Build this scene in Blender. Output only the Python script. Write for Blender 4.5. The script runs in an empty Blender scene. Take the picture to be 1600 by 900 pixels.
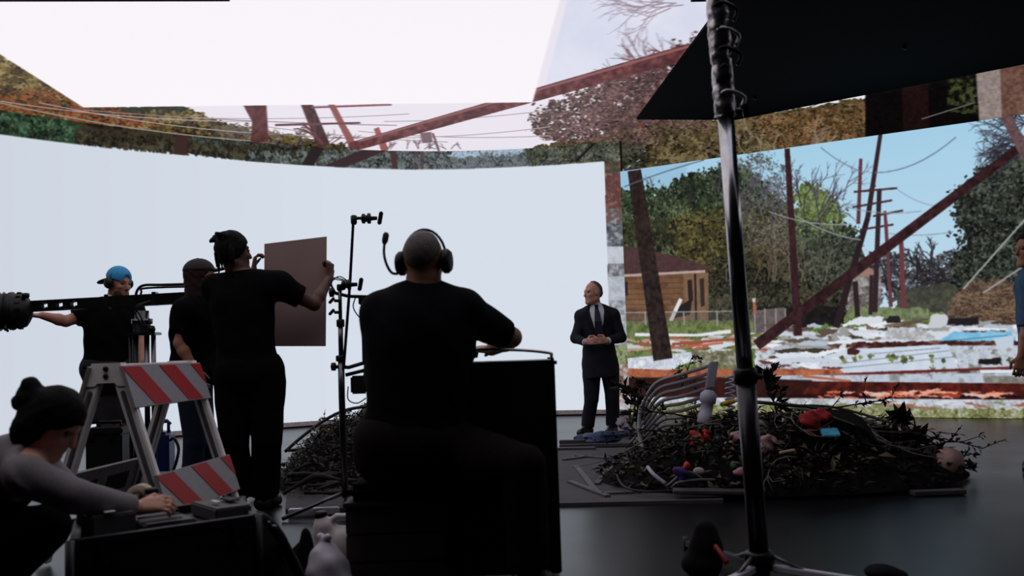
import bpy, bmesh, math, random
import numpy as np
from mathutils import Vector, Matrix

random.seed(7)
SC = bpy.context.scene
COL = SC.collection

# ------------------------------------------------------------------ camera
F = 1500.0
ROLL = 0.033
PITCH = math.atan(96.5 / F)
CAM = Vector((0, 0, 1.0))
_w = Vector((0, math.cos(PITCH), math.sin(PITCH)))
_u0 = Vector((0, -math.sin(PITCH), math.cos(PITCH)))
_r0 = Vector((1, 0, 0))
_u = _u0 * math.cos(ROLL) + _r0 * math.sin(ROLL)
_r = _r0 * math.cos(ROLL) - _u0 * math.sin(ROLL)
cam_data = bpy.data.cameras.new('camera')
cam_data.sensor_width = 36.0
cam_data.lens = 36.0 * F / 1600.0
cam_data.clip_start = 0.05
cam_data.clip_end = 200
cam_data.dof.use_dof = True
cam_data.dof.focus_distance = 9.5
cam_data.dof.aperture_fstop = 2.8
cam = bpy.data.objects.new('camera', cam_data)
COL.objects.link(cam)
cam.matrix_world = Matrix(((_r.x, _u.x, -_w.x, CAM.x), (_r.y, _u.y, -_w.y, CAM.y), (_r.z, _u.z, -_w.z, CAM.z), (0, 0, 0, 1)))
SC.camera = cam

# ------------------------------------------------------------------ world, exposure
world = bpy.data.worlds.new('world')
SC.world = world
world.use_nodes = True
world.node_tree.nodes['Background'].inputs[0].default_value = (0.6, 0.7, 1.0, 1)
world.node_tree.nodes['Background'].inputs[1].default_value = 0.0
SC.view_settings.view_transform = 'Standard'
SC.view_settings.look = 'None'
SC.view_settings.gamma = 1.0
SC.view_settings.exposure = 0.0
SC.view_settings.use_curve_mapping = False
# all light in this studio comes from the LED walls and the LED ceiling built below


def ray(px, py):
    return _w + _r * ((px - 800) / F) + _u * ((450 - py) / F)


def P(px, py, d):
    """world point seen at a photograph pixel, at depth d metres"""
    return CAM + ray(px, py) * d


def G(px, py, z=0.0):
    """world point of a photograph pixel on the level z"""
    q = ray(px, py)
    return CAM + q * ((z - CAM.z) / q.z)


# ------------------------------------------------------------------ materials
MATS = {}


def lin(c):
    return tuple((v / 255 / 12.92) if v / 255 <= 0.04045 else ((v / 255 + 0.055) / 1.055) ** 2.4 for v in c)


def mat(name, rgb, rough=0.7, metal=0.0, var=0.25, scale=30.0, bump=0.0, spec=0.5, sheen=0.0, alpha=None, rough_var=0.0):
    if name in MATS:
        return MATS[name]
    m = bpy.data.materials.new(name)
    m.use_nodes = True
    nt = m.node_tree
    b = nt.nodes['Principled BSDF']
    c = lin(rgb)
    tc = nt.nodes.new('ShaderNodeTexCoord')
    nz = nt.nodes.new('ShaderNodeTexNoise')
    nz.inputs['Scale'].default_value = scale
    nz.inputs['Detail'].default_value = 4
    nt.links.new(tc.outputs['Object'], nz.inputs['Vector'])
    rp = nt.nodes.new('ShaderNodeValToRGB')
    rp.color_ramp.elements[0].position = 0.3
    rp.color_ramp.elements[1].position = 0.7
    rp.color_ramp.elements[0].color = tuple(max(0, v * (1 - var)) for v in c) + (1,)
    rp.color_ramp.elements[1].color = tuple(min(1, v * (1 + var)) for v in c) + (1,)
    nt.links.new(nz.outputs['Fac'], rp.inputs['Fac'])
    nt.links.new(rp.outputs['Color'], b.inputs['Base Color'])
    b.inputs['Roughness'].default_value = rough
    b.inputs['Metallic'].default_value = metal
    b.inputs['Specular IOR Level'].default_value = spec
    if sheen:
        b.inputs['Sheen Weight'].default_value = sheen
    if alpha is not None:
        b.inputs['Alpha'].default_value = alpha
    if rough_var:
        mr = nt.nodes.new('ShaderNodeMapRange')
        mr.inputs['To Min'].default_value = rough - rough_var
        mr.inputs['To Max'].default_value = rough + rough_var
        nt.links.new(nz.outputs['Fac'], mr.inputs['Value'])
        nt.links.new(mr.outputs['Result'], b.inputs['Roughness'])
    if bump:
        bp = nt.nodes.new('ShaderNodeBump')
        bp.inputs['Strength'].default_value = bump
        bp.inputs['Distance'].default_value = 0.01
        nt.links.new(nz.outputs['Fac'], bp.inputs['Height'])
        nt.links.new(bp.outputs['Normal'], b.inputs['Normal'])
    MATS[name] = m
    return m


BLACK = mat('black_plastic', (11, 11, 12), 0.5, spec=.3)
BLACKM = mat('black_metal', (12, 12, 13), 0.4, 0.2, spec=.3)
RUBBER = mat('black_rubber', (14, 14, 15), 0.7)
CHROME = mat('chrome', (190, 190, 195), 0.18, 1.0, 0.05)
STEEL = mat('dark_steel', (95, 95, 100), 0.28, 1.0, 0.1)
ALU = mat('brushed_aluminium', (185, 183, 185), 0.35, 0.9, 0.1)
SKIN = mat('skin_pale', (196, 142, 122), 0.5, 0, 0.08, 60, spec=0.35)
SKIN_T = mat('skin_tan', (165, 112, 92), 0.5, 0, 0.08, 60, spec=0.35)
SKIN_D = mat('skin_dark', (88, 56, 46), 0.5, 0, 0.08, 60, spec=0.35)
CLOTH_K = mat('black_cloth', (10, 10, 12), 0.95, 0, 0.2, 40, 0.1, spec=0.05)
CLOTH_N = mat('navy_cloth', (20, 27, 40), 0.9, 0, 0.2, 40, 0.1, spec=0.2)
SUIT = mat('charcoal_suit_wool', (27, 28, 36), 0.85, 0, 0.15, 80, 0.05, spec=0.25)
DENIM = mat('dark_denim', (30, 38, 54), 0.9, 0, 0.25, 60, 0.1, spec=0.2)
DENIM_L = mat('blue_denim_shirt', (62, 92, 118), 0.9, 0, 0.2, 60, 0.1, spec=0.2)
SWEATER = mat('grey_knit', (124, 118, 122), 0.95, 0, 0.1, 90, 0.06, spec=0.15)
HAIR_K = mat('black_hair', (9, 7, 7), 0.8, 0, 0.35, 120, 0.4, spec=.15)
HAIR_B = mat('brown_hair', (38, 26, 22), 0.8, 0, 0.35, 120, 0.4, spec=.15)
HAIR_G = mat('grey_brown_hair', (84, 72, 68), 0.7, 0, 0.3, 120, 0.3)
EYE = mat('eye_white', (70, 60, 56), 0.25, 0, 0.05)
LEATHER = mat('black_leather', (18, 16, 16), 0.4, 0, 0.2)
WHITE_CLOTH = mat('white_shirt_cotton', (205, 205, 212), 0.85, 0, 0.05)


# ------------------------------------------------------------------ object helpers
def tag(o, label=None, cat=None, group=None, kind=None):
    if label:
        o['label'] = label
    if cat:
        o['category'] = cat
    if group:
        o['group'] = group
    if kind:
        o['kind'] = kind
    return o


def empty(name, loc, label=None, cat=None, group=None, kind=None):
    o = bpy.data.objects.new(name, None)
    o.empty_display_size = 0.1
    COL.objects.link(o)
    o.location = loc
    return tag(o, label, cat, group, kind)


def world_loc(o):
    v = Vector((0, 0, 0))
    while o:
        v += o.location
        o = o.parent
    return v


def from_arrays(name, V, Fc, m, parent=None, smooth=True, loc=None):
    """one mesh object from WORLD coordinates; its origin sits at loc (or at the parent's)"""
    base = world_loc(parent) if parent else Vector((0, 0, 0))
    off = Vector(loc) if loc is not None else base
    me = bpy.data.meshes.new(name)
    V = [(v[0] - off.x, v[1] - off.y, v[2] - off.z) for v in V]
    me.from_pydata(V, [], [tuple(int(i) for i in f) for f in Fc])
    me.update()
    if smooth:
        me.polygons.foreach_set('use_smooth', [True] * len(me.polygons))
    me.materials.append(m)
    o = bpy.data.objects.new(name, me)
    COL.objects.link(o)
    if parent:
        o.parent = parent
        o.location = off - base
    else:
        o.location = off
    return o


def bm_obj(name, bm, m, parent=None, smooth=False, loc=None):
    """one mesh object from a bmesh in WORLD coordinates"""
    bmesh.ops.recalc_face_normals(bm, faces=bm.faces)
    base = world_loc(parent) if parent else Vector((0, 0, 0))
    off = Vector(loc) if loc is not None else base
    bmesh.ops.translate(bm, verts=bm.verts, vec=-off)
    me = bpy.data.meshes.new(name)
    bm.to_mesh(me)
    bm.free()
    if smooth:
        me.polygons.foreach_set('use_smooth', [True] * len(me.polygons))
    for mm in (m if isinstance(m, (list, tuple)) else [m]):
        me.materials.append(mm)
    o = bpy.data.objects.new(name, me)
    COL.objects.link(o)
    if parent:
        o.parent = parent
        o.location = off - base
    else:
        o.location = off
    return o


def frame(z, hint=Vector((0, 0, 1))):
    z = Vector(z).normalized()
    h = Vector(hint)
    if abs(z.dot(h.normalized())) > 0.98:
        h = Vector((0, 1, 0)) if abs(z.y) < 0.9 else Vector((1, 0, 0))
    x = h.cross(z).normalized()
    y = z.cross(x)
    return x, y, z


def add_box(bm, c, ax, ay, az, sx, sy, sz, bevel=0.0):
    """box centred at c along unit axes, full sizes"""
    vs = []
    for k in (-.5, .5):
        for j in (-.5, .5):
            for i in (-.5, .5):
                vs.append(bm.verts.new(Vector(c) + ax * (i * sx) + ay * (j * sy) + az * (k * sz)))
    fs = []
    for q in ((0, 1, 3, 2), (4, 6, 7, 5), (0, 4, 5, 1), (2, 3, 7, 6), (0, 2, 6, 4), (1, 5, 7, 3)):
        fs.append(bm.faces.new([vs[i] for i in q]))
    if bevel:
        es = list({e for f in fs for e in f.edges})
        bmesh.ops.bevel(bm, geom=es, offset=bevel, segments=2, affect='EDGES')


X, Y, Z = Vector((1, 0, 0)), Vector((0, 1, 0)), Vector((0, 0, 1))


def add_tube(bm, pts, r, seg=10, cap=True, ell=None):
    """tube through points; r a number or one per point"""
    pts = [Vector(p) for p in pts]
    rs = r if isinstance(r, (list, tuple)) else [r] * len(pts)
    rings = []
    px = None
    for i, p in enumerate(pts):
        a = pts[max(0, i - 1)]
        b = pts[min(len(pts) - 1, i + 1)]
        t = (b - a)
        if t.length < 1e-9:
            t = Vector((0, 0, 1))
        t.normalize()
        if px is None:
            x, y, _ = frame(t)
        else:
            x = (px - t * px.dot(t))
            if x.length < 1e-6:
                x = frame(t)[0]
            x.normalize()
            y = t.cross(x)
        px = x
        rings.append([bm.verts.new(p + (x * math.cos(2 * math.pi * k / seg) + y * math.sin(2 * math.pi * k / seg)) * rs[i]) for k in range(seg)])
    for a, b in zip(rings, rings[1:]):
        for k in range(seg):
            bm.faces.new((a[k], a[(k + 1) % seg], b[(k + 1) % seg], b[k]))
    if cap:
        bm.faces.new(list(reversed(rings[0])))
        bm.faces.new(rings[-1])


def add_lathe(bm, base, axis, prof, seg=24):
    """solid of revolution: prof is a list of (radius, height along axis)"""
    x, y, z = frame(axis)
    rings = []
    for r, h in prof:
        if r < 1e-6:
            rings.append([bm.verts.new(Vector(base) + z * h)])
        else:
            rings.append([bm.verts.new(Vector(base) + z * h + (x * math.cos(2 * math.pi * k / seg) + y * math.sin(2 * math.pi * k / seg)) * r) for k in range(seg)])
    for a, b in zip(rings, rings[1:]):
        for k in range(seg):
            k2 = (k + 1) % seg
            if len(a) == 1 and len(b) == 1:
                continue
            if len(a) == 1:
                bm.faces.new((a[0], b[k2], b[k]))
            elif len(b) == 1:
                bm.faces.new((a[k], a[k2], b[0]))
            else:
                bm.faces.new((a[k], a[k2], b[k2], b[k]))
    if len(rings[0]) > 1:
        bm.faces.new(list(reversed(rings[0])))
    if len(rings[-1]) > 1:
        bm.faces.new(rings[-1])


def tube_obj(name, pts, r, m, parent=None, seg=10, loc=None):
    bm = bmesh.new()
    add_tube(bm, pts, r, seg)
    return bm_obj(name, bm, m, parent, True, loc)


def box_obj(name, c, sx, sy, sz, m, parent=None, yaw=0.0, bevel=0.0, loc=None):
    bm = bmesh.new()
    ax = Vector((math.cos(yaw), math.sin(yaw), 0))
    ay = Vector((-math.sin(yaw), math.cos(yaw), 0))
    add_box(bm, c, ax, ay, Z, sx, sy, sz, bevel)
    return bm_obj(name, bm, m, parent, False, loc)


def curve_pts(ctrl, n=8):
    """Catmull-Rom through control points"""
    c = [Vector(p) for p in ctrl]
    c = [c[0] * 2 - c[1]] + c + [c[-1] * 2 - c[-2]]
    out = []
    for i in range(1, len(c) - 2):
        for k in range(n):
            t = k / n
            a, b, d, e = c[i - 1], c[i], c[i + 1], c[i + 2]
            out.append(0.5 * ((2 * b) + (d - a) * t + (2 * a - 5 * b + 4 * d - e) * t * t + (3 * b - a - 3 * d + e) * t ** 3))
    out.append(c[-2])
    return out


# ------------------------------------------------------------------ numpy: noise
def vnoise(x, y, seed=0):
    xi = np.floor(x).astype(np.int64)
    yi = np.floor(y).astype(np.int64)
    fx = x - xi
    fy = y - yi
    fx = fx * fx * (3 - 2 * fx)
    fy = fy * fy * (3 - 2 * fy)

    def h(a, b):
        n = (a * 374761393 + b * 668265263 + seed * 974711) & 0x7fffffff
        n = ((n ^ (n >> 13)) * 1274126177) & 0x7fffffff
        return ((n ^ (n >> 16)) & 0xffff) / 65535.0
    return (h(xi, yi) * (1 - fx) + h(xi + 1, yi) * fx) * (1 - fy) + (h(xi, yi + 1) * (1 - fx) + h(xi + 1, yi + 1) * fx) * fy


def fbm(x, y, seed=0, octv=4):
    s = 0
    a = 0.5
    t = 0
    for k in range(octv):
        s = s + a * vnoise(x * 2 ** k, y * 2 ** k, seed + k * 17)
        t += a
        a *= 0.6
    return s / t


# ------------------------------------------------------------------ the picture shown on an LED surface, as a flat print
class Canvas:
    """raster of a screen's flat picture, in the screen's own metres"""
    def __init__(s, W, H, mapf, sx=1.0, sy=1.0):
        s.W, s.H, s.mapf, s.sx, s.sy = W, H, mapf, sx, sy
        s.a = np.zeros((H, W, 3))
        s.NX = s.NY = None      # optional warp of the texture inside the picture

    def nc(s, I, Jn):
        if s.NX is None:
            return I, Jn
        i = np.clip(I.astype(int), 0, s.W - 1)
        j = np.clip(Jn.astype(int), 0, s.H - 1)
        return s.NX[j, i], s.NY[j, i]

    def box(s, T, pad):
        i0 = max(0, int(min(t[0] for t in T) - pad)); i1 = min(s.W, int(max(t[0] for t in T) + pad + 2))
        j0 = max(0, int(min(t[1] for t in T) - pad)); j1 = min(s.H, int(max(t[1] for t in T) + pad + 2))
        return i0, i1, j0, j1

    def shade(s, I, Jn, col, scale, seed, contrast=2.2):
        if isinstance(col[0], (int, float)):
            return np.broadcast_to(np.array(col) / 255.0, I.shape + (3,))
        pal = np.array(col) / 255.0
        U, W_ = s.nc(I, Jn)
        fw = 0.38 if contrast >= 2.6 else 0.08
        t = (1 - fw) * fbm(U / scale, W_ / scale, seed, 4) + fw * fbm(U / 2.6, W_ / 2.6, seed + 71, 2)
        t = np.clip((t - 0.5) * contrast + 0.5, 0, 0.999) * (len(pal) - 1)
        k = t.astype(int)
        f = (t - k)[..., None]
        return pal[k] * (1 - f) + pal[np.minimum(k + 1, len(pal) - 1)] * f

    def poly(s, pts, col, rag=0.0, ragscale=6.0, scale=6.0, alpha=1.0, seed=0, contrast=2.2, holes=0.0):
        T = [s.mapf(*p) for p in pts]
        pad = rag * max(s.sx, s.sy) + 2
        i0, i1, j0, j1 = s.box(T, pad)
        if i1 <= i0 or j1 <= j0:
            return
        I, Jn = np.meshgrid(np.arange(i0, i1) + 0.5, np.arange(j0, j1) + 0.5)
        m = np.zeros(I.shape)
        offs = ((-.25, -.25), (.25, -.25), (-.25, .25), (.25, .25))
        if rag:
            U, W_ = s.nc(I, Jn)
            dx = (fbm(U / ragscale, W_ / ragscale, seed + 5, 4) - 0.5) * 2.6 * rag * s.sx
            dy = (fbm(U / ragscale, W_ / ragscale, seed + 9, 4) - 0.5) * 2.6 * rag * s.sy
        for ox, oy in offs:
            A = I + ox
            B = Jn + oy
            if rag:
                A = A + dx
                B = B + dy
            ins = np.zeros(I.shape, bool)
            n = len(T)
            for k in range(n):
                x1, y1 = T[k]
                x2, y2 = T[(k + 1) % n]
                if y1 == y2:
                    continue
                c = ((y1 > B) != (y2 > B)) & (A < (x2 - x1) * (B - y1) / (y2 - y1) + x1)
                ins ^= c
            m += ins * 0.25
        if holes:
            U, W_ = s.nc(I, Jn)
            h = 0.5 * fbm(U / 9, W_ / 9, seed + 31, 3) + 0.5 * fbm(U / 2.8, W_ / 2.8, seed + 37, 2)
            m *= np.clip((h - holes) * 9 + 0.5, 0, 1)
        m = (m * alpha)[..., None]
        c = s.shade(I, Jn, col, scale, seed, contrast)
        s.a[j0:j1, i0:i1] = s.a[j0:j1, i0:i1] * (1 - m) + c * m

    def line(s, p0, p1, w0, w1=None, col=(0, 0, 0), **kw):
        w1 = w0 if w1 is None else w1
        dx, dy = p1[0] - p0[0], p1[1] - p0[1]
        L = math.hypot(dx, dy) or 1
        nx, ny = -dy / L, dx / L
        s.poly([(p0[0] + nx * w0 / 2, p0[1] + ny * w0 / 2), (p1[0] + nx * w1 / 2, p1[1] + ny * w1 / 2),
                (p1[0] - nx * w1 / 2, p1[1] - ny * w1 / 2), (p0[0] - nx * w0 / 2, p0[1] - ny * w0 / 2)], col, **kw)

    def path(s, pts, w, col, **kw):
        for a, b in zip(pts, pts[1:]):
            s.line(a, b, w, w, col, **kw)

    def wire(s, p0, p1, sag, w, col, n=8, **kw):
        pts = [(p0[0] + (p1[0] - p0[0]) * k / n, p0[1] + (p1[1] - p0[1]) * k / n + sag * 4 * (k / n) * (1 - k / n)) for k in range(n + 1)]
        s.path(pts, w, col, **kw)

    def twig(s, x, y, ang, L, w, depth, col, rng, **kw):
        if depth == 0 or L < 3:
            return
        x2 = x + math.cos(ang) * L
        y2 = y + math.sin(ang) * L
        s.line((x, y), (x2, y2), w, w * 0.7, col, **kw)
        for k in range(rng.choice((2, 2, 3))):
            t = rng.uniform(0.45, 1)
            s.twig(x + (x2 - x) * t, y + (y2 - y) * t, ang + rng.uniform(-0.75, 0.75), L * rng.uniform(0.55, 0.85), w * 0.68, depth - 1, col, rng, **kw)

    def speck(s, pts, cols, n, wmin, wmax, hmin, hmax, rng, slope=0.0):
        """scattered flat scraps inside a px rectangle (x0,y0,x1,y1)"""
        x0, y0, x1, y1 = pts
        for k in range(n):
            x = rng.uniform(x0, x1)
            y = rng.uniform(y0, y1)
            w = rng.uniform(wmin, wmax)
            h = rng.uniform(hmin, hmax)
            sl = rng.uniform(-0.2, 0.2) + slope
            s.poly([(x, y), (x + w * .4, y - h * .5 + sl * w * .4), (x + w, y + sl * w), (x + w * .9, y + h * .6 + sl * w), (x + w * .2, y + h)], rng.choice(cols), rag=2, ragscale=4, seed=rng.randint(0, 999))

    def leaves(s, pts, n, pal, lo=1.6, hi=4.0, seed=0, clump=16.0, jit=5.0, aspect=.55, contrast=2.4):
        """thousands of single leaves printed inside an outline, lighter and darker by clumps"""
        r = np.random.RandomState(seed + 7)
        P_ = np.array(pts, float)
        x0, y0 = P_.min(0); x1, y1 = P_.max(0)
        X_ = r.uniform(x0, x1, n * 3); Y_ = r.uniform(y0, y1, n * 3)
        ins = np.zeros(len(X_), bool)
        for k in range(len(P_)):
            (xa, ya), (xb, yb) = P_[k], P_[(k + 1) % len(P_)]
            if ya != yb:
                ins ^= ((ya > Y_) != (yb > Y_)) & (X_ < (xb - xa) * (Y_ - ya) / (yb - ya) + xa)
        X_, Y_ = X_[ins][:n], Y_[ins][:n]
        t = fbm(X_ / clump, Y_ / clump, seed, 3)
        keep = t > 0.36
        X_, Y_, t = X_[keep], Y_[keep], t[keep]
        X_ = X_ + r.normal(0, jit, len(X_)); Y_ = Y_ + r.normal(0, jit * .7, len(Y_))
        t = np.clip((t - .5) * contrast + .5 + r.normal(0, .2, len(t)), 0, .999) * (len(pal) - 1)
        pal = np.array(pal) / 255.0
        A = r.uniform(0, math.pi, len(X_)); R = r.uniform(lo, hi, len(X_))
        for x, y, tt, a, rad in zip(X_, Y_, t, A, R):
            i, j = s.mapf(x, y)
            if not (-20 < i < s.W + 20 and -60 < j < s.H + 60):
                continue
            ia, ja = s.mapf(x + 1, y); ib, jb = s.mapf(x, y + 1)
            a11, a21, a12, a22 = ia - i, ja - j, ib - i, jb - j
            det = a11 * a22 - a12 * a21
            if abs(det) < 1e-6:
                continue
            ex = abs(a11) * rad + abs(a12) * rad; ey = abs(a21) * rad + abs(a22) * rad
            i0, i1 = max(0, int(i - ex)), min(s.W, int(i + ex) + 2)
            j0, j1 = max(0, int(j - ey)), min(s.H, int(j + ey) + 2)
            if i1 <= i0 or j1 <= j0 or (i1 - i0) * (j1 - j0) > 4000:
                continue
            di = np.arange(i0, i1)[None, :] + .5 - i; dj = np.arange(j0, j1)[:, None] + .5 - j
            px = (a22 * di - a12 * dj) / det; py = (a11 * dj - a21 * di) / det
            ca, sa = math.cos(a), math.sin(a)
            q = ((px * ca + py * sa) / rad) ** 2 + ((py * ca - px * sa) / (rad * aspect)) ** 2
            m = np.clip((1.15 - q) * 2.2, 0, 1)[..., None]
            k = int(tt); f = tt - k
            c = pal[k] * (1 - f) + pal[min(k + 1, len(pal) - 1)] * f
            s.a[j0:j1, i0:i1] = s.a[j0:j1, i0:i1] * (1 - m) + c * m

    def image(s, name):
        a = s.a                     # the LED pitch softens the picture a little
        for ax in (0, 1):
            a = 0.25 * np.roll(a, 1, ax) + 0.5 * a + 0.25 * np.roll(a, -1, ax)
        s.a[1:-1, 1:-1] = a[1:-1, 1:-1]
        im = bpy.data.images.new(name, s.W, s.H)
        px = np.ones((s.H, s.W, 4), np.float32)
        px[..., :3] = np.clip(s.a, 0, 1)
        im.pixels.foreach_set(px.ravel())
        im.update()
        im.pack()
        return im


def screen_mat(name, im, strength=1.0):
    m = bpy.data.materials.new(name)
    m.use_nodes = True
    nt = m.node_tree
    b = nt.nodes['Principled BSDF']
    b.inputs['Base Color'].default_value = (0.01, 0.01, 0.01, 1)
    b.inputs['Roughness'].default_value = 0.6
    t = nt.nodes.new('ShaderNodeTexImage')
    t.image = im
    t.extension = 'EXTEND'
    uv = nt.nodes.new('ShaderNodeUVMap')
    uv.uv_map = 'screen'
    nt.links.new(uv.outputs['UV'], t.inputs['Vector'])
    nt.links.new(t.outputs['Color'], b.inputs['Emission Color'])
    b.inputs['Emission Strength'].default_value = strength
    b.inputs['Specular IOR Level'].default_value = 0.1
    return m

# ------------------------------------------------------------------ studio shell
def struct(o):
    o['kind'] = 'structure'
    return o


WALLPAINT = mat('black_studio_paint', (16, 16, 18), 0.9)
FLOORM = mat('grey_studio_floor', (12, 13, 16), 0.30, 0, 0.18, 1.2, spec=0.19, rough_var=0.06)
struct(box_obj('floor', (0, 9, -0.05), 34, 34, 0.1, FLOORM))
struct(box_obj('wall_back', (0, 24.5, 4), 34, 0.2, 8, WALLPAINT))
struct(box_obj('wall_left', (-16, 9, 4), 0.2, 32, 8, WALLPAINT))
struct(box_obj('wall_right', (16, 9, 4), 0.2, 32, 8, WALLPAINT))
struct(box_obj('wall_front', (0, -6.5, 4), 34, 0.2, 8, WALLPAINT))
struct(box_obj('ceiling', (0, 9, 8.1), 34, 34, 0.2, WALLPAINT))


# ------------------------------------------------------------------ curved LED wall (white)
ZW = 4.05
pl = [G(x, y, ZW) for x, y in ((0, 170), (130, 192), (283, 212), (420, 226), (540, 234), (700, 234), (830, 229), (945, 222), (968, 221))]
qa, qb, qc = np.polyfit([p.x for p in pl], [p.y for p in pl], 2)


def qy(x):
    return qa * x * x + qb * x + qc


def wall_hit_x(px, py):
    q = ray(px, py)
    A, B, Cc = qa * q.x * q.x, qb * q.x - q.y, qc
    D = math.sqrt(max(0, B * B - 4 * A * Cc))
    t = min((v for v in ((-B + D) / (2 * A), (-B - D) / (2 * A)) if v > 0), default=14)
    return t, CAM + q * t


XE = wall_hit_x(977, 450)[1].x
xs = np.linspace(-7.6, XE, 61)
ys = qy(xs)
arc = np.concatenate([[0], np.cumsum(np.hypot(np.diff(xs), np.diff(ys)))])
R1 = 120.0


def map_main(px, py):
    t, p = wall_hit_x(px, py)
    return (float(np.interp(p.x, xs, arc)) * R1, (ZW - p.z) * R1)


c1 = Canvas(int(arc[-1] * R1), int(ZW * R1), map_main)
WHT = (213, 221, 233)
n_ = np.linspace(0, 1, c1.W)[None, :, None]
c1.a[:] = np.array(WHT) / 255.0 * (0.925 + 0.075 * np.clip(n_ * 1.9, 0, 1))  # white darkens leftward: panel viewing-angle falloff put into the colour
rg = random.Random(3)
# strip of the outdoor picture along the top
top = lambda x: 700
c1.poly([(-300, 60), (130, 150), (545, 228), (545, 263.5), (300, 240), (130, 226), (0, 210.5), (-300, 160)], [(22, 22, 20), (46, 42, 32), (62, 54, 38), (40, 46, 38)], scale=14, seed=2)
c1.poly([(-300, 60), (40, 160), (125, 196), (118, 224), (0, 211), (-300, 170)], [(18, 34, 26), (36, 62, 44), (66, 96, 66)], rag=6, scale=12, seed=4)
c1.poly([(300, 208), (545, 225), (545, 264), (420, 255), (300, 241)], [(26, 28, 28), (44, 50, 46), (84, 92, 84), (36, 38, 34)], scale=9, seed=6, contrast=2.8)
c1.poly([(540, 225), (700, 230), (840, 222), (980, 200), (980, 270), (945, 252), (640, 265), (540, 263)], [(52, 54, 58), (92, 100, 104), (120, 130, 136), (70, 78, 76)], scale=7, seed=8, contrast=3)
c1.poly([(690, 228), (820, 226), (816, 240), (700, 246)], [(150, 170, 188), (168, 190, 206)], rag=6, scale=9, seed=3, holes=0.4)
c1.poly([(815, 215), (980, 190), (980, 275), (945, 252), (830, 258)], [(40, 44, 40), (68, 74, 60), (96, 100, 84), (52, 50, 44)], rag=5, scale=8, seed=11, contrast=3)
c1.leaves([(-60, 176), (40, 180), (120, 205), (300, 222), (545, 236), (545, 264), (300, 244), (0, 213), (-60, 205)], 3200, [(14, 14, 12), (32, 30, 24), (54, 48, 36), (76, 72, 56)], 1.6, 3.6, 321, 11, 3)
c1.leaves([(-60, 176), (40, 180), (118, 202), (112, 226), (0, 212), (-60, 205)], 800, [(10, 20, 15), (28, 48, 34), (54, 80, 58), (80, 108, 84)], 1.8, 4.2, 322, 12, 3)
c1.leaves([(390, 236), (700, 236), (700, 265), (390, 256)], 1500, [(24, 28, 26), (48, 54, 50), (82, 90, 86), (112, 122, 122)], 1.4, 3.2, 323, 9, 3)
c1.leaves([(820, 226), (975, 208), (975, 270), (945, 254), (830, 258)], 1500, [(22, 25, 21), (46, 50, 40), (76, 80, 66), (110, 114, 100)], 1.5, 3.4, 324, 10, 4)
c1.line((283, 205), (282, 243), 20, 20, (58, 40, 38))
c1.line((500, 225), (478, 262), 17, 17, (40, 34, 36))
c1.line((606, 226), (512, 264), 16, 15, (58, 42, 46))
c1.line((612, 225), (618, 268), 9, 9, (72, 48, 50))
c1.line((650, 228), (650, 268), 6, 6, (80, 62, 66))
c1.line((659, 228), (659, 268), 5, 5, (86, 68, 70))
for k in range(26):
    x = rg.uniform(620, 930)
    c1.twig(x, 264 - (x - 640) * .03, -math.pi / 2 + rg.uniform(-1.1, 1.1), 14, 1.6, 3, rg.choice([(52, 50, 54), (80, 80, 84), (110, 116, 120)]), rg)
c1.line((900, 252), (930, 222), 4, 4, (28, 24, 26))
c1.path([(1006, 200), (1008, 243), (952, 276)], 3, (150, 156, 160))
# plain white card below the strip, up to its right hand edge
c1.poly([(-300, 152), (-120, 190), (0, 210.5), (130, 228), (300, 243.5), (480, 258.5), (640, 264.8), (800, 261), (943, 252), (956, 668), (880, 720), (-300, 900)], WHT)
TL = [map_main(943, 252), map_main(951.5, 440), map_main(956, 660)]
ed = np.poly1d(np.polyfit([t[1] for t in TL], [t[0] for t in TL], 1))
topj = map_main(940, 252.3)[1]
I, J_ = np.meshgrid(np.arange(c1.W) + .5, np.arange(c1.H) + .5)
msk = (J_ > topj) & (I < ed(J_))
grad = (0.945 + 0.055 * np.clip(I / c1.W * 1.6, 0, 1))[..., None]  # same viewing-angle falloff painted into the card
c1.a = np.where(msk[..., None], np.array(WHT) / 255.0 * grad, c1.a)
# strip right of the card
strip = (~msk) & (J_ > topj)
c1.a = np.where(strip[..., None], np.array((120, 108, 108)) / 255.0, c1.a)


def sp(y0, y1, col, **kw):
    L = 940 + (y0 - 252) * .032 + 3
    c1.poly([(L + 1, y0), (990, y0 - 1), (990, y1 - 1), (L + 1, y1)], col, **kw)


def restore():
    c1.a = np.where(msk[..., None], np.array(WHT) / 255.0 * grad, c1.a)


sp(250, 300, [(52, 50, 46), (80, 74, 62), (120, 92, 84)], seed=5)
sp(270, 325, [(110, 74, 68), (84, 56, 54), (140, 100, 92)], scale=8, seed=15)
sp(325, 350, [(150, 152, 160), (90, 86, 86), (120, 80, 76)], scale=5, seed=25)
sp(350, 385, [(60, 62, 66), (96, 98, 104), (150, 156, 166)], scale=6, seed=26)
sp(385, 412, [(176, 182, 192), (196, 200, 210)], seed=27)
sp(412, 432, [(90, 88, 92), (170, 176, 186)], scale=6, seed=28)
sp(432, 470, [(188, 194, 204), (158, 164, 174)], seed=29)
sp(470, 492, [(110, 110, 118), (180, 186, 196)], scale=5, seed=30)
sp(492, 540, [(176, 182, 190), (126, 128, 130)], seed=31)
sp(540, 570, [(112, 124, 84), (150, 160, 120), (80, 82, 62)], scale=5, seed=32)
sp(570, 606, [(192, 194, 200), (150, 130, 124), (90, 60, 54)], scale=6, seed=33)
sp(606, 630, [(110, 66, 58), (196, 190, 192), (150, 110, 100)], scale=7, seed=34)
sp(630, 660, [(196, 196, 202), (150, 146, 148)], seed=35)
restore()
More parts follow.
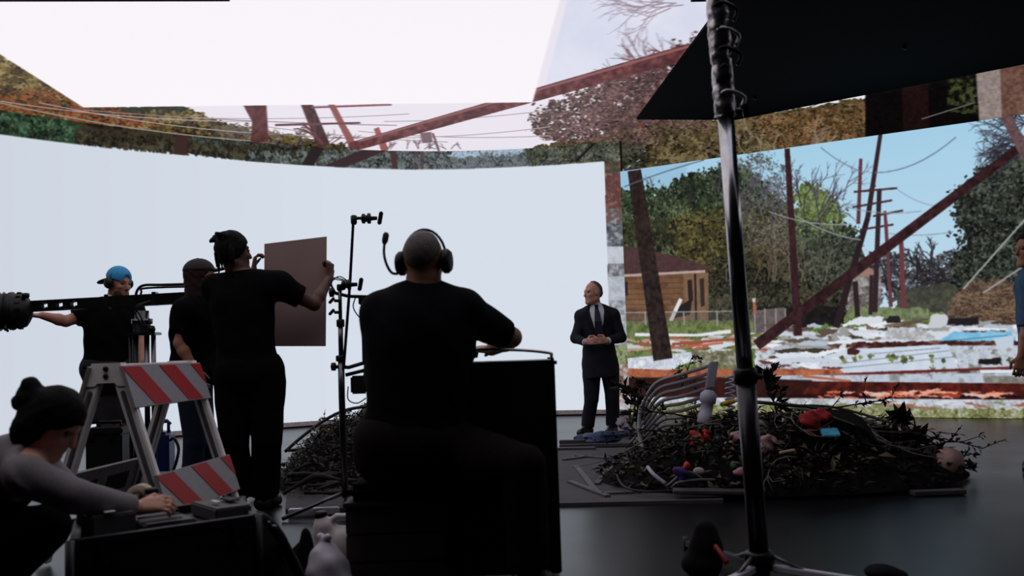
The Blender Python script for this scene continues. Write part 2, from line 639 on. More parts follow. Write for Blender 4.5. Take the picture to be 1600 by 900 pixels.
led1 = empty('led_screen', (0, qy(0.0), 0), 'tall curved LED wall showing a plain white card under a strip of trees', 'screen')
V, Fc, uvs = [], [], []
for i, (x, y) in enumerate(zip(xs, ys)):
    for k, z in enumerate((0.075, ZW)):
        V.append((x, y, z)); uvs.append((arc[i] / arc[-1], 1 - z / ZW))
for i in range(len(xs) - 1):
    Fc.append((2 * i, 2 * i + 2, 2 * i + 3, 2 * i + 1))
scr1 = from_arrays('screen', V, Fc, screen_mat('curved_screen_picture', c1.image('curved_screen_picture'), 1.0), led1)


def set_uv(o, uvs):
    me = o.data
    L = me.uv_layers.new(name='screen')
    for lp in me.loops:
        L.data[lp.index].uv = uvs[lp.vertex_index]


set_uv(scr1, uvs)
V, Fc = [], []
nrm = [Vector((-(2 * qa * x + qb), 1, 0)).normalized() for x in xs]


def sweep(z0, z1, d0, d1):
    V, Fc = [], []
    for (x, y), nv in zip(zip(xs, ys), nrm):
        for d, z in ((d0, z0), (d1, z0), (d1, z1), (d0, z1)):
            V.append((x + nv.x * d, y + nv.y * d, z))
    n = len(xs)
    for i in range(n - 1):
        for k in range(4):
            Fc.append((4 * i + k, 4 * i + (k + 1) % 4, 4 * i + 4 + (k + 1) % 4, 4 * i + 4 + k))
    Fc.append((0, 1, 2, 3)); Fc.append((4 * n - 1, 4 * n - 2, 4 * n - 3, 4 * n - 4))
    return V, Fc


V, Fc = sweep(0.01, ZW, 0.012, 0.13)
from_arrays('rear_frame', V, Fc, BLACKM, led1, False)
V, Fc = sweep(0.02, 0.078, -0.04, 0.01)
from_arrays('plinth', V, Fc, mat('pale_plinth', (205, 186, 188), 0.7), led1, False)
V, Fc = sweep(0.0, 0.02, -0.03, 0.01)
from_arrays('plinth_gap_strip', V, Fc, BLACK, led1, False)  # black strip standing in for the dark, shaded gap under the plinth

# ------------------------------------------------------------------ straight LED wall (street picture)
ZR = 3.57
A_ = G(969, 268, ZR)
B_ = G(1600, 179, ZR)
dW = Vector((B_.x - A_.x, B_.y - A_.y, 0)).normalized()
nW = Vector((dW.y, -dW.x, 0))
LR = 9.0
R2 = 130.0


def map_right(px, py):
    q = ray(px, py)
    t = (Vector((A_.x, A_.y, 0)) - Vector((CAM.x, CAM.y, 0))).dot(nW) / q.dot(nW)
    p = CAM + q * t
    return ((p - A_).dot(dW) * R2, (ZR - p.z) * R2)


c2 = Canvas(int(LR * R2), int(ZR * R2), map_right)
rg = random.Random(11)
jj = np.linspace(0, 1, c2.H)[:, None, None]
c2.a[:] = (np.array((163, 205, 229)) * (1 - jj) + np.array((205, 222, 236)) * jj) / 255.0
q2 = lambda pts, col, **kw: c2.poly(pts, col, **kw)
DK = [(14, 17, 15), (30, 36, 28), (52, 60, 44), (86, 96, 74)]
OL = [(26, 26, 18), (56, 52, 30), (88, 80, 44), (50, 52, 34)]
# pale cloud on the sky, far left tint
q2([(960, 250), (1080, 250), (1060, 300), (960, 310)], (146, 186, 214), rag=10, alpha=.8)
# trees behind, left to middle
q2([(960, 292), (985, 300), (1010, 296), (1035, 300), (1050, 282), (1085, 276), (1110, 268), (1135, 262), (1170, 262), (1205, 300), (1235, 322), (1262, 344), (1300, 360), (1330, 390), (1345, 430), (1345, 505), (960, 505)], DK, rag=14, ragscale=14, scale=9, seed=40, contrast=3, holes=0.16)
q2([(1130, 250), (1200, 240), (1250, 270), (1240, 330), (1150, 330)], [(60, 66, 70), (100, 110, 112), (136, 156, 166)], rag=12, scale=5, seed=44, contrast=3, holes=.5)
q2([(1025, 355), (1060, 332), (1110, 318), (1180, 330), (1230, 345), (1240, 440), (1120, 440), (1060, 400)], OL, rag=12, ragscale=10, scale=11, seed=41, contrast=3)
q2([(1110, 395), (1200, 380), (1310, 395), (1345, 440), (1340, 505), (1110, 505)], [(18, 20, 18), (38, 38, 32), (60, 56, 46), (52, 60, 44)], rag=9, scale=10, seed=42, contrast=3)
q2([(1240, 298), (1262, 284), (1290, 300), (1312, 330), (1315, 352), (1250, 350)], [(66, 78, 48), (112, 132, 74), (134, 152, 96)], rag=10, ragscale=8, scale=6, seed=43, contrast=3)
q2([(1255, 350), (1330, 352), (1360, 410), (1350, 470), (1250, 450)], [(34, 40, 36), (58, 62, 52), (88, 92, 80)], rag=10, scale=7, seed=45, contrast=3)
GRN = [(12, 15, 12), (26, 34, 24), (44, 56, 38), (66, 80, 54), (96, 108, 78)]
c2.leaves([(962, 300), (1010, 298), (1035, 296), (1060, 284), (1110, 270), (1170, 270), (1200, 310), (1190, 360), (1100, 350), (962, 380)], 3600, GRN, 1.6, 3.8, 301, 15, 9)
c2.leaves([(965, 345), (1060, 345), (1080, 380), (970, 385)], 900, [(14, 16, 12), (36, 40, 26), (60, 64, 40)], 1.6, 3.6, 302, 12)
c2.leaves([(1030, 360), (1080, 336), (1130, 332), (1200, 345), (1235, 360), (1235, 432), (1120, 428), (1060, 398)], 3200, [(18, 17, 13), (38, 35, 23), (60, 55, 32), (84, 77, 44), (108, 99, 58)], 1.6, 3.8, 303, 13, 9)
c2.leaves([(1108, 405), (1230, 395), (1340, 410), (1340, 500), (1112, 495)], 3600, [(10, 11, 10), (24, 25, 20), (42, 42, 32), (62, 62, 46), (82, 76, 60)], 1.6, 3.8, 304, 13, 6)
c2.leaves([(1150, 300), (1235, 320), (1245, 395), (1160, 380)], 1500, [(32, 32, 28), (62, 58, 48), (88, 84, 72), (112, 108, 100)], 1.4, 3.2, 305, 11, 9)
c2.leaves([(1242, 302), (1264, 286), (1292, 302), (1312, 332), (1318, 366), (1250, 380)], 1300, [(48, 58, 36), (78, 94, 52), (106, 124, 70), (132, 148, 98)], 1.6, 3.4, 306, 10, 6)
c2.leaves([(1252, 352), (1332, 354), (1350, 410), (1345, 440), (1250, 430)], 1500, [(20, 25, 22), (40, 46, 38), (62, 68, 56), (90, 94, 82)], 1.5, 3.4, 307, 11, 7)
for k in range(16):
    c2.twig(rg.uniform(1130, 1300), 440, -math.pi / 2 + rg.uniform(-.5, .5), 30, 1.8, 4, rg.choice([(84, 74, 60), (104, 94, 80), (60, 52, 42)]), rg)
for k in range(24):
    x = rg.uniform(1140, 1330)
    c2.twig(x, rg.uniform(300, 370), -math.pi / 2 + rg.uniform(-.9, .9), 34, 1.8, 4, rg.choice([(70, 66, 78), (96, 92, 104), (58, 54, 60)]), rg)
for k in range(8):
    c2.twig(1035 + k * 14, 330, -math.pi / 2 + rg.uniform(-.6, .6), 26, 1.5, 4, (44, 50, 44), rg)
# far trees, middle right
q2([(1350, 400), (1400, 392), (1450, 402), (1500, 390), (1500, 470), (1350, 470)], [(40, 40, 44), (66, 66, 70), (120, 130, 138)], rag=10, scale=6, seed=46, contrast=3, holes=.42)
for k in range(22):
    x = rg.uniform(1385, 1500)
    c2.twig(x, rg.uniform(420, 462), -math.pi / 2 + rg.uniform(-1.3, 1.3), 24, 3.0, 4, rg.choice([(34, 30, 34), (46, 42, 46)]), rg)
q2([(1400, 455), (1500, 440), (1500, 490), (1400, 492)], [(50, 52, 46), (78, 80, 66)], rag=5, scale=6, seed=47)
# right tree
q2([(1640, 190), (1600, 230), (1560, 252), (1530, 262), (1500, 290), (1490, 330), (1505, 372), (1488, 410), (1490, 450), (1640, 470), (2100, 470), (2100, 160)], [(16, 16, 16), (34, 37, 34), (58, 64, 56), (88, 96, 86)], rag=13, ragscale=12, scale=8, seed=48, contrast=3.2, holes=.14)
c2.leaves([(1700, 200), (1610, 232), (1560, 256), (1525, 272), (1500, 300), (1492, 335), (1506, 378), (1490, 415), (1492, 450), (1700, 460)], 5200, [(8, 9, 9), (20, 23, 20), (36, 40, 34), (58, 64, 54), (88, 96, 86)], 1.6, 4.0, 308, 14, 9)
for k in range(22):
    c2.twig(1600 + rg.uniform(-10, 25), rg.uniform(178, 235), math.pi + rg.uniform(-.5, .45), 40, 2.2, 4, rg.choice([(60, 58, 70), (40, 38, 46)]), rg)
# house
q2([(1322, 425), (1376, 418), (1376, 488), (1322, 490)], [(166, 162, 164), (120, 112, 112), (80, 74, 70)], scale=14, seed=49, contrast=3, rag=6)
q2([(1340, 425), (1358, 418), (1372, 428), (1366, 432), (1346, 432)], (150, 118, 104))
q2([(955, 426), (1104, 424), (1106, 506), (955, 504)], [(84, 58, 42), (108, 78, 56), (124, 92, 68)], scale=16, seed=50, contrast=2)
for k in range(9):
    c2.line((960, 436 + k * 8), (1072, 433 + k * 8.6), 1.2, 1.2, (88, 56, 40))
q2([(955, 380), (1003, 389), (1060, 402), (1112, 418), (1104, 425), (955, 430)], [(64, 44, 44), (82, 58, 56)], scale=5, seed=51)
c2.line((972, 431), (1102, 424), 4, 4, (176, 158, 152))
q2([(1068, 428), (1107, 426), (1107, 506), (1070, 506)], [(112, 86, 64), (128, 100, 76)], seed=52)
q2([(1074, 438), (1081, 437), (1083, 470), (1076, 471)], (42, 32, 32))
q2([(1093, 436), (1100, 435), (1101, 478), (1095, 480)], (52, 40, 40))
c2.line((1086, 428), (1088, 506), 3, 3, (40, 30, 30))
q2([(973, 440), (981, 440), (981, 462), (973, 462)], (46, 36, 34))
q2([(1056, 482), (1082, 466), (1078, 492), (1050, 498)], (34, 30, 30))
c2.line((1064, 467), (1046, 506), 6, 6, (216, 216, 222))
# ground
q2([(955, 502), (1200, 500), (1200, 512), (1340, 488), (1500, 488), (1700, 500), (2200, 520), (2200, 700), (955, 700)], [(70, 82, 46), (100, 116, 66), (124, 128, 86)], scale=9, seed=53, contrast=2.6, rag=3)
q2([(1330, 478), (1452, 482), (1452, 500), (1320, 498)], [(88, 98, 70), (128, 140, 102)], rag=3, scale=6, seed=54)
q2([(1180, 480), (1258, 478), (1320, 480), (1320, 506), (1180, 518)], [(16, 15, 16), (32, 30, 30)], rag=5, seed=55)
q2([(1253, 519), (1285, 510), (1316, 514), (1316, 530), (1253, 532)], [(74, 112, 50), (104, 142, 74)], rag=3, seed=56)
# chain link fences
for a, b, c, d in (((962, 489), (1165, 486), 964, 506),):
    q2([a, b, (b[0], 506), (a[0], 506)], [(84, 80, 76), (110, 106, 100)], scale=4, seed=57, alpha=.35)
    c2.line(a, b, 1.6, 1.6, (150, 148, 148))
    for x in (966, 1008, 1068, 1120, 1160):
        c2.line((x, 487), (x + 1, 508), 2, 2, (150, 150, 152))
q2([(1175, 486), (1226, 480), (1230, 514), (1178, 522)], [(84, 74, 76), (110, 98, 98)], scale=5, seed=58)
for x in (1179, 1195, 1212, 1227):
    c2.line((x, 482), (x + 1, 520), 2.4, 2.4, (138, 134, 136))
c2.line((1178, 468), (1180, 490), 5, 5, (160, 96, 70))
c2.line((1178, 466), (1178, 472), 5, 5, (190, 190, 194))
# brown brush heap on the right
q2([(1474, 500), (1490, 462), (1520, 440), (1560, 436), (1600, 446), (2100, 440), (2100, 520), (1480, 512)], [(58, 46, 38), (92, 74, 60), (126, 102, 84)], rag=5, scale=6, seed=59, contrast=3)
c2.leaves([(1478, 500), (1492, 466), (1522, 444), (1560, 440), (1640, 448), (1640, 508)], 1500, [(38, 30, 25), (70, 56, 46), (100, 82, 68), (132, 110, 92)], 1.4, 3.4, 309, 10, 4, .3)
for k in range(50):
    x = rg.uniform(1480, 1620)
    y = rg.uniform(450, 500)
    c2.line((x, y), (x + rg.uniform(15, 50), y - rg.uniform(-12, 14)), 1.6, 1, rg.choice([(134, 108, 88), (70, 54, 44), (96, 70, 54)]))
# white wreckage field
WH = [(196, 204, 216), (214, 220, 230), (176, 184, 196), (226, 230, 238)]
MX = WH + [(92, 78, 66), (60, 54, 48), (120, 96, 78), (150, 152, 150)]
q2([(1180, 532), (1300, 520), (1480, 505), (1620, 508), (2200, 520), (2200, 600), (1180, 600)], [(70, 62, 52), (130, 126, 122), (186, 194, 204), (210, 216, 226)], scale=16, seed=60, contrast=2.4, rag=4)
c2.speck((960, 516, 1180, 552), [(206, 212, 220), (190, 196, 204), (150, 84, 66), (170, 92, 70), (176, 150, 130)], 42, 18, 60, 2, 6, rg)
c2.line((992, 523), (1090, 524), 5, 4, (220, 224, 232))
c2.line((1090, 524), (1142, 518), 4, 6, (220, 224, 232))
c2.line((1050, 538), (1150, 530), 4, 4, (150, 78, 60))
c2.line((1045, 545), (1130, 536), 3, 3, (176, 100, 78))
q2([(960, 562), (1020, 556), (1100, 548), (1110, 556), (1060, 572), (1040, 588), (960, 590)], WH, scale=14, seed=62)
q2([(1080, 548), (1165, 552), (1165, 572), (1090, 578)], [(88, 84, 66), (120, 120, 96), (170, 170, 166)], rag=4, scale=6, seed=63)
c2.speck((1185, 505, 1340, 575), MX, 70, 20, 70, 3, 9, rg)
c2.speck((1300, 505, 1600, 530), MX, 60, 20, 60, 3, 8, rg)
for k in range(34):
    y = rg.uniform(512, 572); x = rg.uniform(1190, 1560); w = rg.uniform(40, 120); h = rg.uniform(4, 11)
    c2.poly([(x, y), (x + w * .3, y - h * .7), (x + w, y - h * .2), (x + w * 1.05, y + h * .5), (x + w * .5, y + h * .7), (x + 4, y + h * .5)], rg.choice([(206, 213, 224), (190, 198, 211), (222, 227, 235), (176, 186, 200)]), rag=1.5, ragscale=5, seed=700 + k)
    if k % 3 == 0:
        c2.poly([(x, y + h * .5), (x + w, y + h * .4), (x + w * .9, y + h * 1.0), (x + 6, y + h)], rg.choice([(60, 46, 42), (84, 66, 58), (50, 50, 44)]), rag=1.5, seed=800 + k)
q2([(1325, 503), (1345, 494), (1380, 496), (1378, 505), (1340, 508)], (212, 218, 226), rag=2)
q2([(1384, 500), (1390, 494), (1405, 494), (1408, 504), (1386, 505)], (36, 34, 36))
q2([(1448, 512), (1456, 492), (1478, 490), (1484, 504), (1470, 513)], (196, 200, 206), rag=2)
q2([(1480, 508), (1484, 498), (1528, 496), (1530, 508)], (30, 28, 30), rag=2)
q2([(1388, 510), (1440, 512), (1466, 532), (1380, 530)], [(204, 210, 218), (150, 150, 150)], scale=5, seed=64, rag=3)
q2([(1458, 537), (1490, 519), (1580, 518), (1590, 536)], [(112, 176, 212), (140, 198, 226)], scale=10, seed=65, rag=2)
c2.line((1470, 534), (1575, 524), 1.5, 1.5, (70, 120, 150))
q2([(1300, 543), (1340, 535), (1460, 533), (1600, 533), (1600, 541), (1480, 541), (1330, 545)], [(40, 22, 24), (70, 34, 32), (120, 90, 84)], scale=8, seed=66, rag=2)
q2([(1286, 556), (1330, 546), (1480, 538), (1490, 560), (1500, 578), (1260, 586)], [(190, 202, 218), (206, 216, 230)], scale=22, seed=67)
for a, b in (((1300, 570), (1484, 548)), ((1300, 577), (1490, 558)), ((1330, 556), (1470, 544))):
    c2.line(a, b, 1.3, 1.3, (128, 138, 154))
q2([(1312, 541), (1322, 534), (1322, 556), (1306, 556)], (206, 212, 222))
q2([(1324, 542), (1344, 548), (1340, 556), (1324, 554)], (64, 34, 34))
q2([(1488, 540), (1620, 540), (1620, 580), (1500, 578)], [(168, 178, 192), (198, 206, 216), (120, 122, 122)], scale=8, seed=68)
q2([(1528, 562), (1564, 560), (1566, 570), (1530, 570)], (28, 24, 24), rag=2)
q2([(1552, 530), (1584, 524), (1584, 542), (1560, 546)], (190, 202, 216))
q2([(1262, 568), (1284, 554), (1292, 568), (1268, 572)], [(46, 60, 100), (110, 130, 170)], scale=4, seed=69)
c2.speck((1180, 548, 1300, 575), WH + [(90, 60, 54), (110, 104, 84)], 26, 30, 80, 3, 7, rg)
for k in range(36):
    x = rg.uniform(1310, 1600)
    y = rg.choice([rg.uniform(570, 598), rg.uniform(555, 565)])
    c2.poly([(x, y), (x + 5, y - 4), (x + 10, y), (x + 5, y + 5)], rg.choice([(96, 108, 64), (66, 76, 48), (126, 136, 84)]), rag=3, seed=k, ragscale=3)
c2.line((1300, 586), (1610, 574), 4, 4, (96, 34, 34))
q2([(1530, 578), (1610, 578), (1610, 586), (1534, 587)], (220, 226, 236))
q2([(1180, 588), (1620, 582), (2200, 582), (2200, 606), (1180, 606)], [(170, 180, 196), (190, 200, 214), (130, 132, 136)], scale=14, seed=70)
q2([(1535, 588), (2200, 588), (2200, 600), (1540, 600)], [(110, 104, 96), (150, 148, 146)], scale=7, seed=71)
# orange boards and long red beam
q2([(960, 575), (1040, 578), (1184, 577), (1310, 577), (1322, 585), (1180, 588), (960, 590)], [(118, 54, 40), (158, 88, 62), (180, 110, 80)], scale=10, seed=72)
c2.line((1255, 588), (1330, 596), 4, 3, (176, 96, 66))
q2([(960, 590), (1180, 590), (1260, 596), (1620, 600), (2200, 604), (2200, 632), (1620, 626), (1180, 622), (960, 622)], [(44, 16, 16), (72, 24, 20), (96, 34, 26)], scale=10, seed=73)
q2([(960, 590), (1270, 594), (1250, 622), (960, 626)], [(24, 14, 14), (50, 22, 18)], scale=10, seed=74, alpha=.8)
q2([(1185, 616), (1620, 618), (1620, 626), (1185, 624)], [(26, 10, 12), (50, 18, 18)], seed=75, scale=6)
c2.speck((1340, 611, 1560, 619), [(206, 112, 80), (226, 160, 136), (150, 60, 44), (206, 186, 184)], 34, 14, 46, 2, 5, rg)
c2.speck((1270, 612, 1345, 622), [(190, 96, 74), (206, 170, 160)], 9, 10, 30, 2, 4, rg, .1)
# last strip: white scraps, then grass
q2([(960, 620), (1190, 622), (1620, 625), (2200, 630), (2200, 690), (960, 690)], [(150, 152, 152), (186, 192, 200), (206, 212, 220)], scale=12, seed=76, contrast=2.6)
q2([(960, 632), (1260, 633), (1400, 636), (1620, 640), (2200, 646), (2200, 720), (960, 720)], [(74, 80, 46), (112, 116, 70), (142, 142, 104), (176, 178, 164)], scale=5, rag=4, seed=77, contrast=2.6)
c2.speck((1300, 628, 1600, 640), [(206, 212, 220), (120, 124, 80), (150, 96, 76)], 22, 20, 60, 2, 4, rg)
# poles and wires, last
POLE = [(46, 30, 32), (66, 42, 44), (82, 54, 54)]
for a, b, w0, w1 in (((991, 266), (1036, 562), 21, 30),):
    c2.line(a, b, w0, w1, [(24, 18, 17), (40, 30, 28), (52, 40, 36)], scale=6, seed=80)
c2.line((1230, 232), (1247, 525), 8, 13, [(42, 24, 28), (64, 36, 42)], scale=6, seed=81)
c2.line((1376, 208), (1356, 340), 6, 8, (50, 34, 38))
c2.line((1356, 340), (1306, 512), 8, 11, (40, 28, 32))
c2.line((1345, 248), (1341, 350), 5, 6, (92, 54, 60))
c2.line((1374, 296), (1367, 488), 7, 8, (46, 34, 40))
for a, b in (((1334, 300), (1402, 294)), ((1332, 324), (1394, 313)), ((1364, 338), (1411, 329)), ((1344, 359), (1396, 351)), ((1358, 297), (1368, 290))):
    c2.line(a, b, 3, 3, (64, 40, 46))
c2.line((1383, 330), (1392, 480), 5, 6, (96, 58, 64))
c2.line((1408, 374), (1412, 482), 7, 8, (104, 56, 62))
c2.line((1336, 440), (1340, 495), 8, 8, (42, 32, 34))
c2.line((1362, 430), (1360, 492), 6, 6, (48, 34, 36))
c2.wire((1282, 230), (1346, 268), 4, 1.4, (110, 120, 136))
c2.wire((1366, 270), (1494, 214), 14, 1.6, (104, 112, 128))
c2.wire((1245, 338), (1345, 375), 6, 2, (140, 140, 148))
c2.wire((1200, 330), (1330, 350), 8, 1.6, (150, 150, 156))
c2.wire((1300, 318), (1440, 330), 8, 1.3, (140, 150, 164))
c2.wire((1402, 296), (1500, 320), 12, 1.2, (140, 150, 164))
c2.wire((975, 292), (1100, 250), -2, 1.6, (80, 96, 112))
c2.wire((1390, 365), (1490, 362), 4, 1.2, (130, 140, 150))
c2.line((1700, 232), (1505, 452), 3, 3, (150, 156, 156))
c2.line((1700, 350), (1536, 458), 3, 3, (150, 150, 150))
c2.line((1600, 225), (1182, 540), 14, 17, [(32, 18, 21), (48, 27, 30), (62, 36, 40)], scale=8, seed=82)
c2.line((1563, 165), (1608, 250), 17, 19, [(84, 62, 66), (110, 86, 88)], scale=5, seed=83)
led2 = empty('led_screen', tuple(A_ + dW * 4 - Z * A_.z), 'straight LED wall showing a storm wrecked street with a fallen utility pole', 'screen')
nseg = 12
V, Fc, uvs = [], [], []
for i in range(nseg + 1):
    p = A_ + dW * (LR * i / nseg)
    for z in (0.0, ZR):
        V.append((p.x, p.y, max(z, .004))); uvs.append((i / nseg, 1 - z / ZR))
for i in range(nseg):
    Fc.append((2 * i, 2 * i + 2, 2 * i + 3, 2 * i + 1))
scr2 = from_arrays('screen', V, Fc, screen_mat('street_screen_picture', c2.image('street_screen_picture'), 1.0), led2)
set_uv(scr2, uvs)
bm = bmesh.new()
mid = A_ + dW * (LR / 2 + .3) - nW * 0.05
add_box(bm, (mid.x, mid.y, ZR / 2), dW, nW, Z, LR - .6, 0.08, ZR)
bm_obj('rear_frame', bm, BLACKM, led2)

# ------------------------------------------------------------------ LED ceiling
ZC = 4.07
vC = Vector((ray(727, 549).x, ray(727, 549).y, 0)).normalized()
uC = Vector((vC.y, -vC.x, 0))
v0 = 2.3  # near part runs on unseen toward the camera, extended to add front light
v1 = 18.6
u0, u1 = -8.0, 9.6
R3 = 95.0


def map_ceil(px, py):
    p = G(px, py, ZC) - CAM
    return ((p.dot(uC) - u0) * R3, (v1 - p.dot(vC)) * R3)


SY = 3.6
c3 = Canvas(int((u1 - u0) * R3), int((v1 - v0) * R3), map_ceil, 1.0, SY)
rg = random.Random(5)
c3.a[:] = np.array((232, 226, 236)) / 255.0
# the picture's own perspective, so that leaves keep their shape when seen along the ceiling
_U, _V = np.meshgrid(u0 + (np.arange(c3.W) + .5) / R3, v1 - (np.arange(c3.H) + .5) / R3)
_px = uC.x * _U + vC.x * _V; _py = uC.y * _U + vC.y * _V; _pz = ZC - CAM.z
_dd = np.maximum(.3, _w.x * _px + _w.y * _py + _w.z * _pz)
c3.NX = np.clip(800 + F * (_r.x * _px + _r.y * _py + _r.z * _pz) / _dd, -9000, 9000)
c3.NY = np.clip(450 - F * (_u.x * _px + _u.y * _py + _u.z * _pz) / _dd, -9000, 9000)
q3 = lambda pts, col, **kw: c3.poly(pts, col, **kw)
q3([(1570, -2600), (8000, -2600), (1200, 60), (1040, 90), (850, 140)], [(212, 216, 234), (226, 226, 240)], scale=60, seed=90)
# left trees
OLV = [(40, 34, 22), (72, 60, 34), (110, 92, 46), (132, 122, 74)]
q3([(-4800, -2600), (-5200,-2600), (-2000,-400), (-600, -6), (-40, 60), (0, 84), (60, 120), (140, 178), (300, 172), (330, 186), (400, 205), (470, 214), (540, 228), (540, 248), (-600, 248)], OLV, rag=7, scale=9, seed=91, contrast=3)
q3([(-40, 130), (40, 118), (170, 165), (240, 190), (100, 205), (-40, 190)], [(96, 48, 28), (136, 78, 42), (92, 80, 40), (150, 134, 92)], scale=7, rag=5, seed=92, contrast=3, holes=.35)
q3([(120, 185), (250, 188), (260, 202), (140, 205)], [(128, 66, 40), (150, 96, 60)], rag=5, scale=6, seed=93, holes=.42)
q3([(130, 167), (285, 166), (318, 178), (250, 182), (160, 178)], [(36, 38, 28), (60, 60, 40)], rag=2, scale=6, seed=94)
q3([(-100, 170), (0, 172), (120, 195), (130, 225), (-100, 225)], [(26, 44, 32), (52, 76, 54)], rag=5, scale=10, seed=95)
q3([(130, 200), (330, 205), (545, 228), (545, 246), (130, 246)], [(28, 26, 22), (54, 46, 34), (80, 70, 54)], rag=5, scale=7, seed=96, contrast=3)
c3.leaves([(-60, 70), (0, 90), (60, 124), (130, 180), (300, 176), (330, 190), (420, 210), (540, 232), (300, 236), (-60, 190)], 5200, [(24, 20, 13), (50, 41, 24), (84, 68, 36), (120, 98, 52), (150, 134, 92)], 1.8, 4.4, 315, 14, 4)
c3.leaves([(-40, 150), (60, 140), (190, 172), (250, 196), (150, 206), (-40, 186)], 1000, [(70, 34, 20), (112, 58, 32), (140, 82, 50)], 1.6, 3.8, 316, 9, 4)
c3.leaves([(-60, 178), (20, 182), (115, 202), (110, 225), (-60, 215)], 900, [(12, 24, 17), (30, 52, 36), (56, 82, 58), (84, 110, 84)], 1.8, 4.2, 317, 12, 3)
c3.leaves([(150, 206), (330, 210), (540, 232), (540, 246), (150, 240)], 1500, [(14, 13, 11), (34, 30, 24), (58, 52, 40), (84, 76, 62)], 1.6, 3.6, 318, 11, 3)
for k in range(40):
    x = rg.uniform(330, 540)
    c3.twig(x, 226, -math.pi / 2 + rg.uniform(-1.3, 1.3), 14, 1.6, 3, rg.choice([(80, 64, 62), (60, 50, 46), (106, 96, 84)]), rg)
q3([(320, 188), (400, 196), (440, 212), (350, 216)], [(66, 62, 52), (110, 100, 92), (90, 76, 70)], rag=5, scale=5, seed=97, holes=.48)
# right trees
PK = [(50, 38, 38), (84, 60, 60), (112, 80, 78), (72, 66, 58)]
q3([(1090, 55), (1040, 80), (990, 110), (900, 140), (835, 175), (828, 205), (900, 230), (960, 240), (1100, 200)], PK, rag=14, ragscale=9, scale=6, seed=98, contrast=3, holes=.45)
q3([(1100, 100), (1000, 150), (930, 190), (950, 235), (1100, 230)], PK, rag=10, ragscale=9, scale=6, seed=99, contrast=3, holes=.3)
for k in range(34):
    c3.twig(1060 + rg.uniform(-40, 40), rg.uniform(80, 215), math.pi + rg.uniform(-.6, .5), 45, 2.2, 4, rg.choice([(92, 58, 62), (70, 50, 52), (110, 80, 82)]), rg)
for k in range(7):
    c3.twig(1060 + rg.uniform(-30, 30), rg.uniform(-6, 14), math.pi - rg.uniform(-.1, .5), 50, 1.8, 4, (150, 132, 146), rg)
q3([(835, 228), (900, 218), (980, 205), (1010, 190), (1150, 186), (1380, 150), (1700, 100), (1900, 60), (1900, 300), (835, 300)], [(46, 42, 30), (76, 68, 44), (98, 86, 58), (60, 46, 38)], rag=6, scale=7, seed=100, contrast=3)
q3([(1160, 180), (1360, 160), (1350, 230), (1200, 250)], [(60, 48, 34), (96, 76, 52), (120, 92, 64), (70, 60, 40)], rag=6, scale=6, seed=101, contrast=3)
for k in range(26):
    c3.twig(rg.uniform(1150, 1330), rg.uniform(200, 250), -math.pi / 2 + rg.uniform(-1.2, 1.2), 26, 2.0, 3, rg.choice([(140, 122, 100), (90, 70, 54), (116, 100, 84)]), rg)
q3([(940, 225), (1012, 212), (1012, 262), (940, 275)], [(38, 40, 36), (62, 64, 52), (80, 78, 66)], rag=3, scale=6, seed=102)
c3.path([(1006, 214), (1008, 243), (952, 280)], 3, (152, 158, 164))
c3.line((968, 236), (945, 258), 3, 3, (130, 134, 138))
q3([(1000, 195), (1020, 198), (1010, 208), (996, 206)], (150, 70, 56), rag=3)
c3.line((1098, 192), (1124, 258), 26, 30, [(94, 68, 68), (124, 94, 92)], scale=5, seed=103)
c3.leaves([(1000, 200), (1090, 196), (1360, 155), (1362, 240), (1000, 268)], 4200, [(26, 22, 15), (48, 42, 27), (74, 64, 40), (100, 88, 58), (122, 108, 80)], 1.8, 4.2, 311, 13, 4)
c3.leaves([(1180, 185), (1360, 160), (1360, 225), (1220, 235)], 1500, [(40, 28, 18), (74, 52, 32), (104, 76, 48), (134, 106, 74)], 1.6, 3.6, 312, 10, 4)
for k in range(16):
    c3.twig(rg.uniform(1150, 1330), rg.uniform(205, 250), -math.pi / 2 + rg.uniform(-1.2, 1.2), 22, 1.6, 3, rg.choice([(150, 132, 112), (120, 104, 88)]), rg)
c3.leaves([(945, 226), (1012, 214), (1012, 258), (945, 270)], 700, [(16, 18, 15), (36, 38, 30), (58, 60, 48), (84, 84, 70)], 1.5, 3.4, 313, 9, 3)
c3.leaves([(1085, 62), (1040, 85), (990, 115), (905, 145), (840, 178), (832, 205), (900, 225), (960, 235), (1100, 195)], 3000, [(42, 34, 32), (72, 56, 52), (98, 72, 70), (128, 98, 96)], 1.5, 3.6, 314, 12, 9)
# dark picture area on the right
q3([(1352, 90), (1900, 0), (1900, 300), (1352, 240)], [(7, 5, 6), (13, 10, 10)], seed=104)
q3([(1408, 120), (1450, 115), (1452, 210), (1412, 215)], [(22, 11, 12), (34, 18, 18)], scale=6, seed=105)
q3([(1480, 120), (1524, 108), (1526, 180), (1482, 176)], [(8, 8, 8), (14, 14, 11), (44, 50, 28), (70, 76, 44)], rag=4, scale=6, seed=106)
c3.line((1440, 186), (1524, 160), 2, 2, (96, 92, 88))
q3([(1523, 90), (1562, 80), (1566, 190), (1530, 190)], [(126, 112, 108), (156, 142, 138)], scale=4, seed=107)
q3([(1562, 80), (1640, 60), (1640, 190), (1566, 190)], [(84, 58, 50), (124, 94, 82)], scale=5, seed=108)
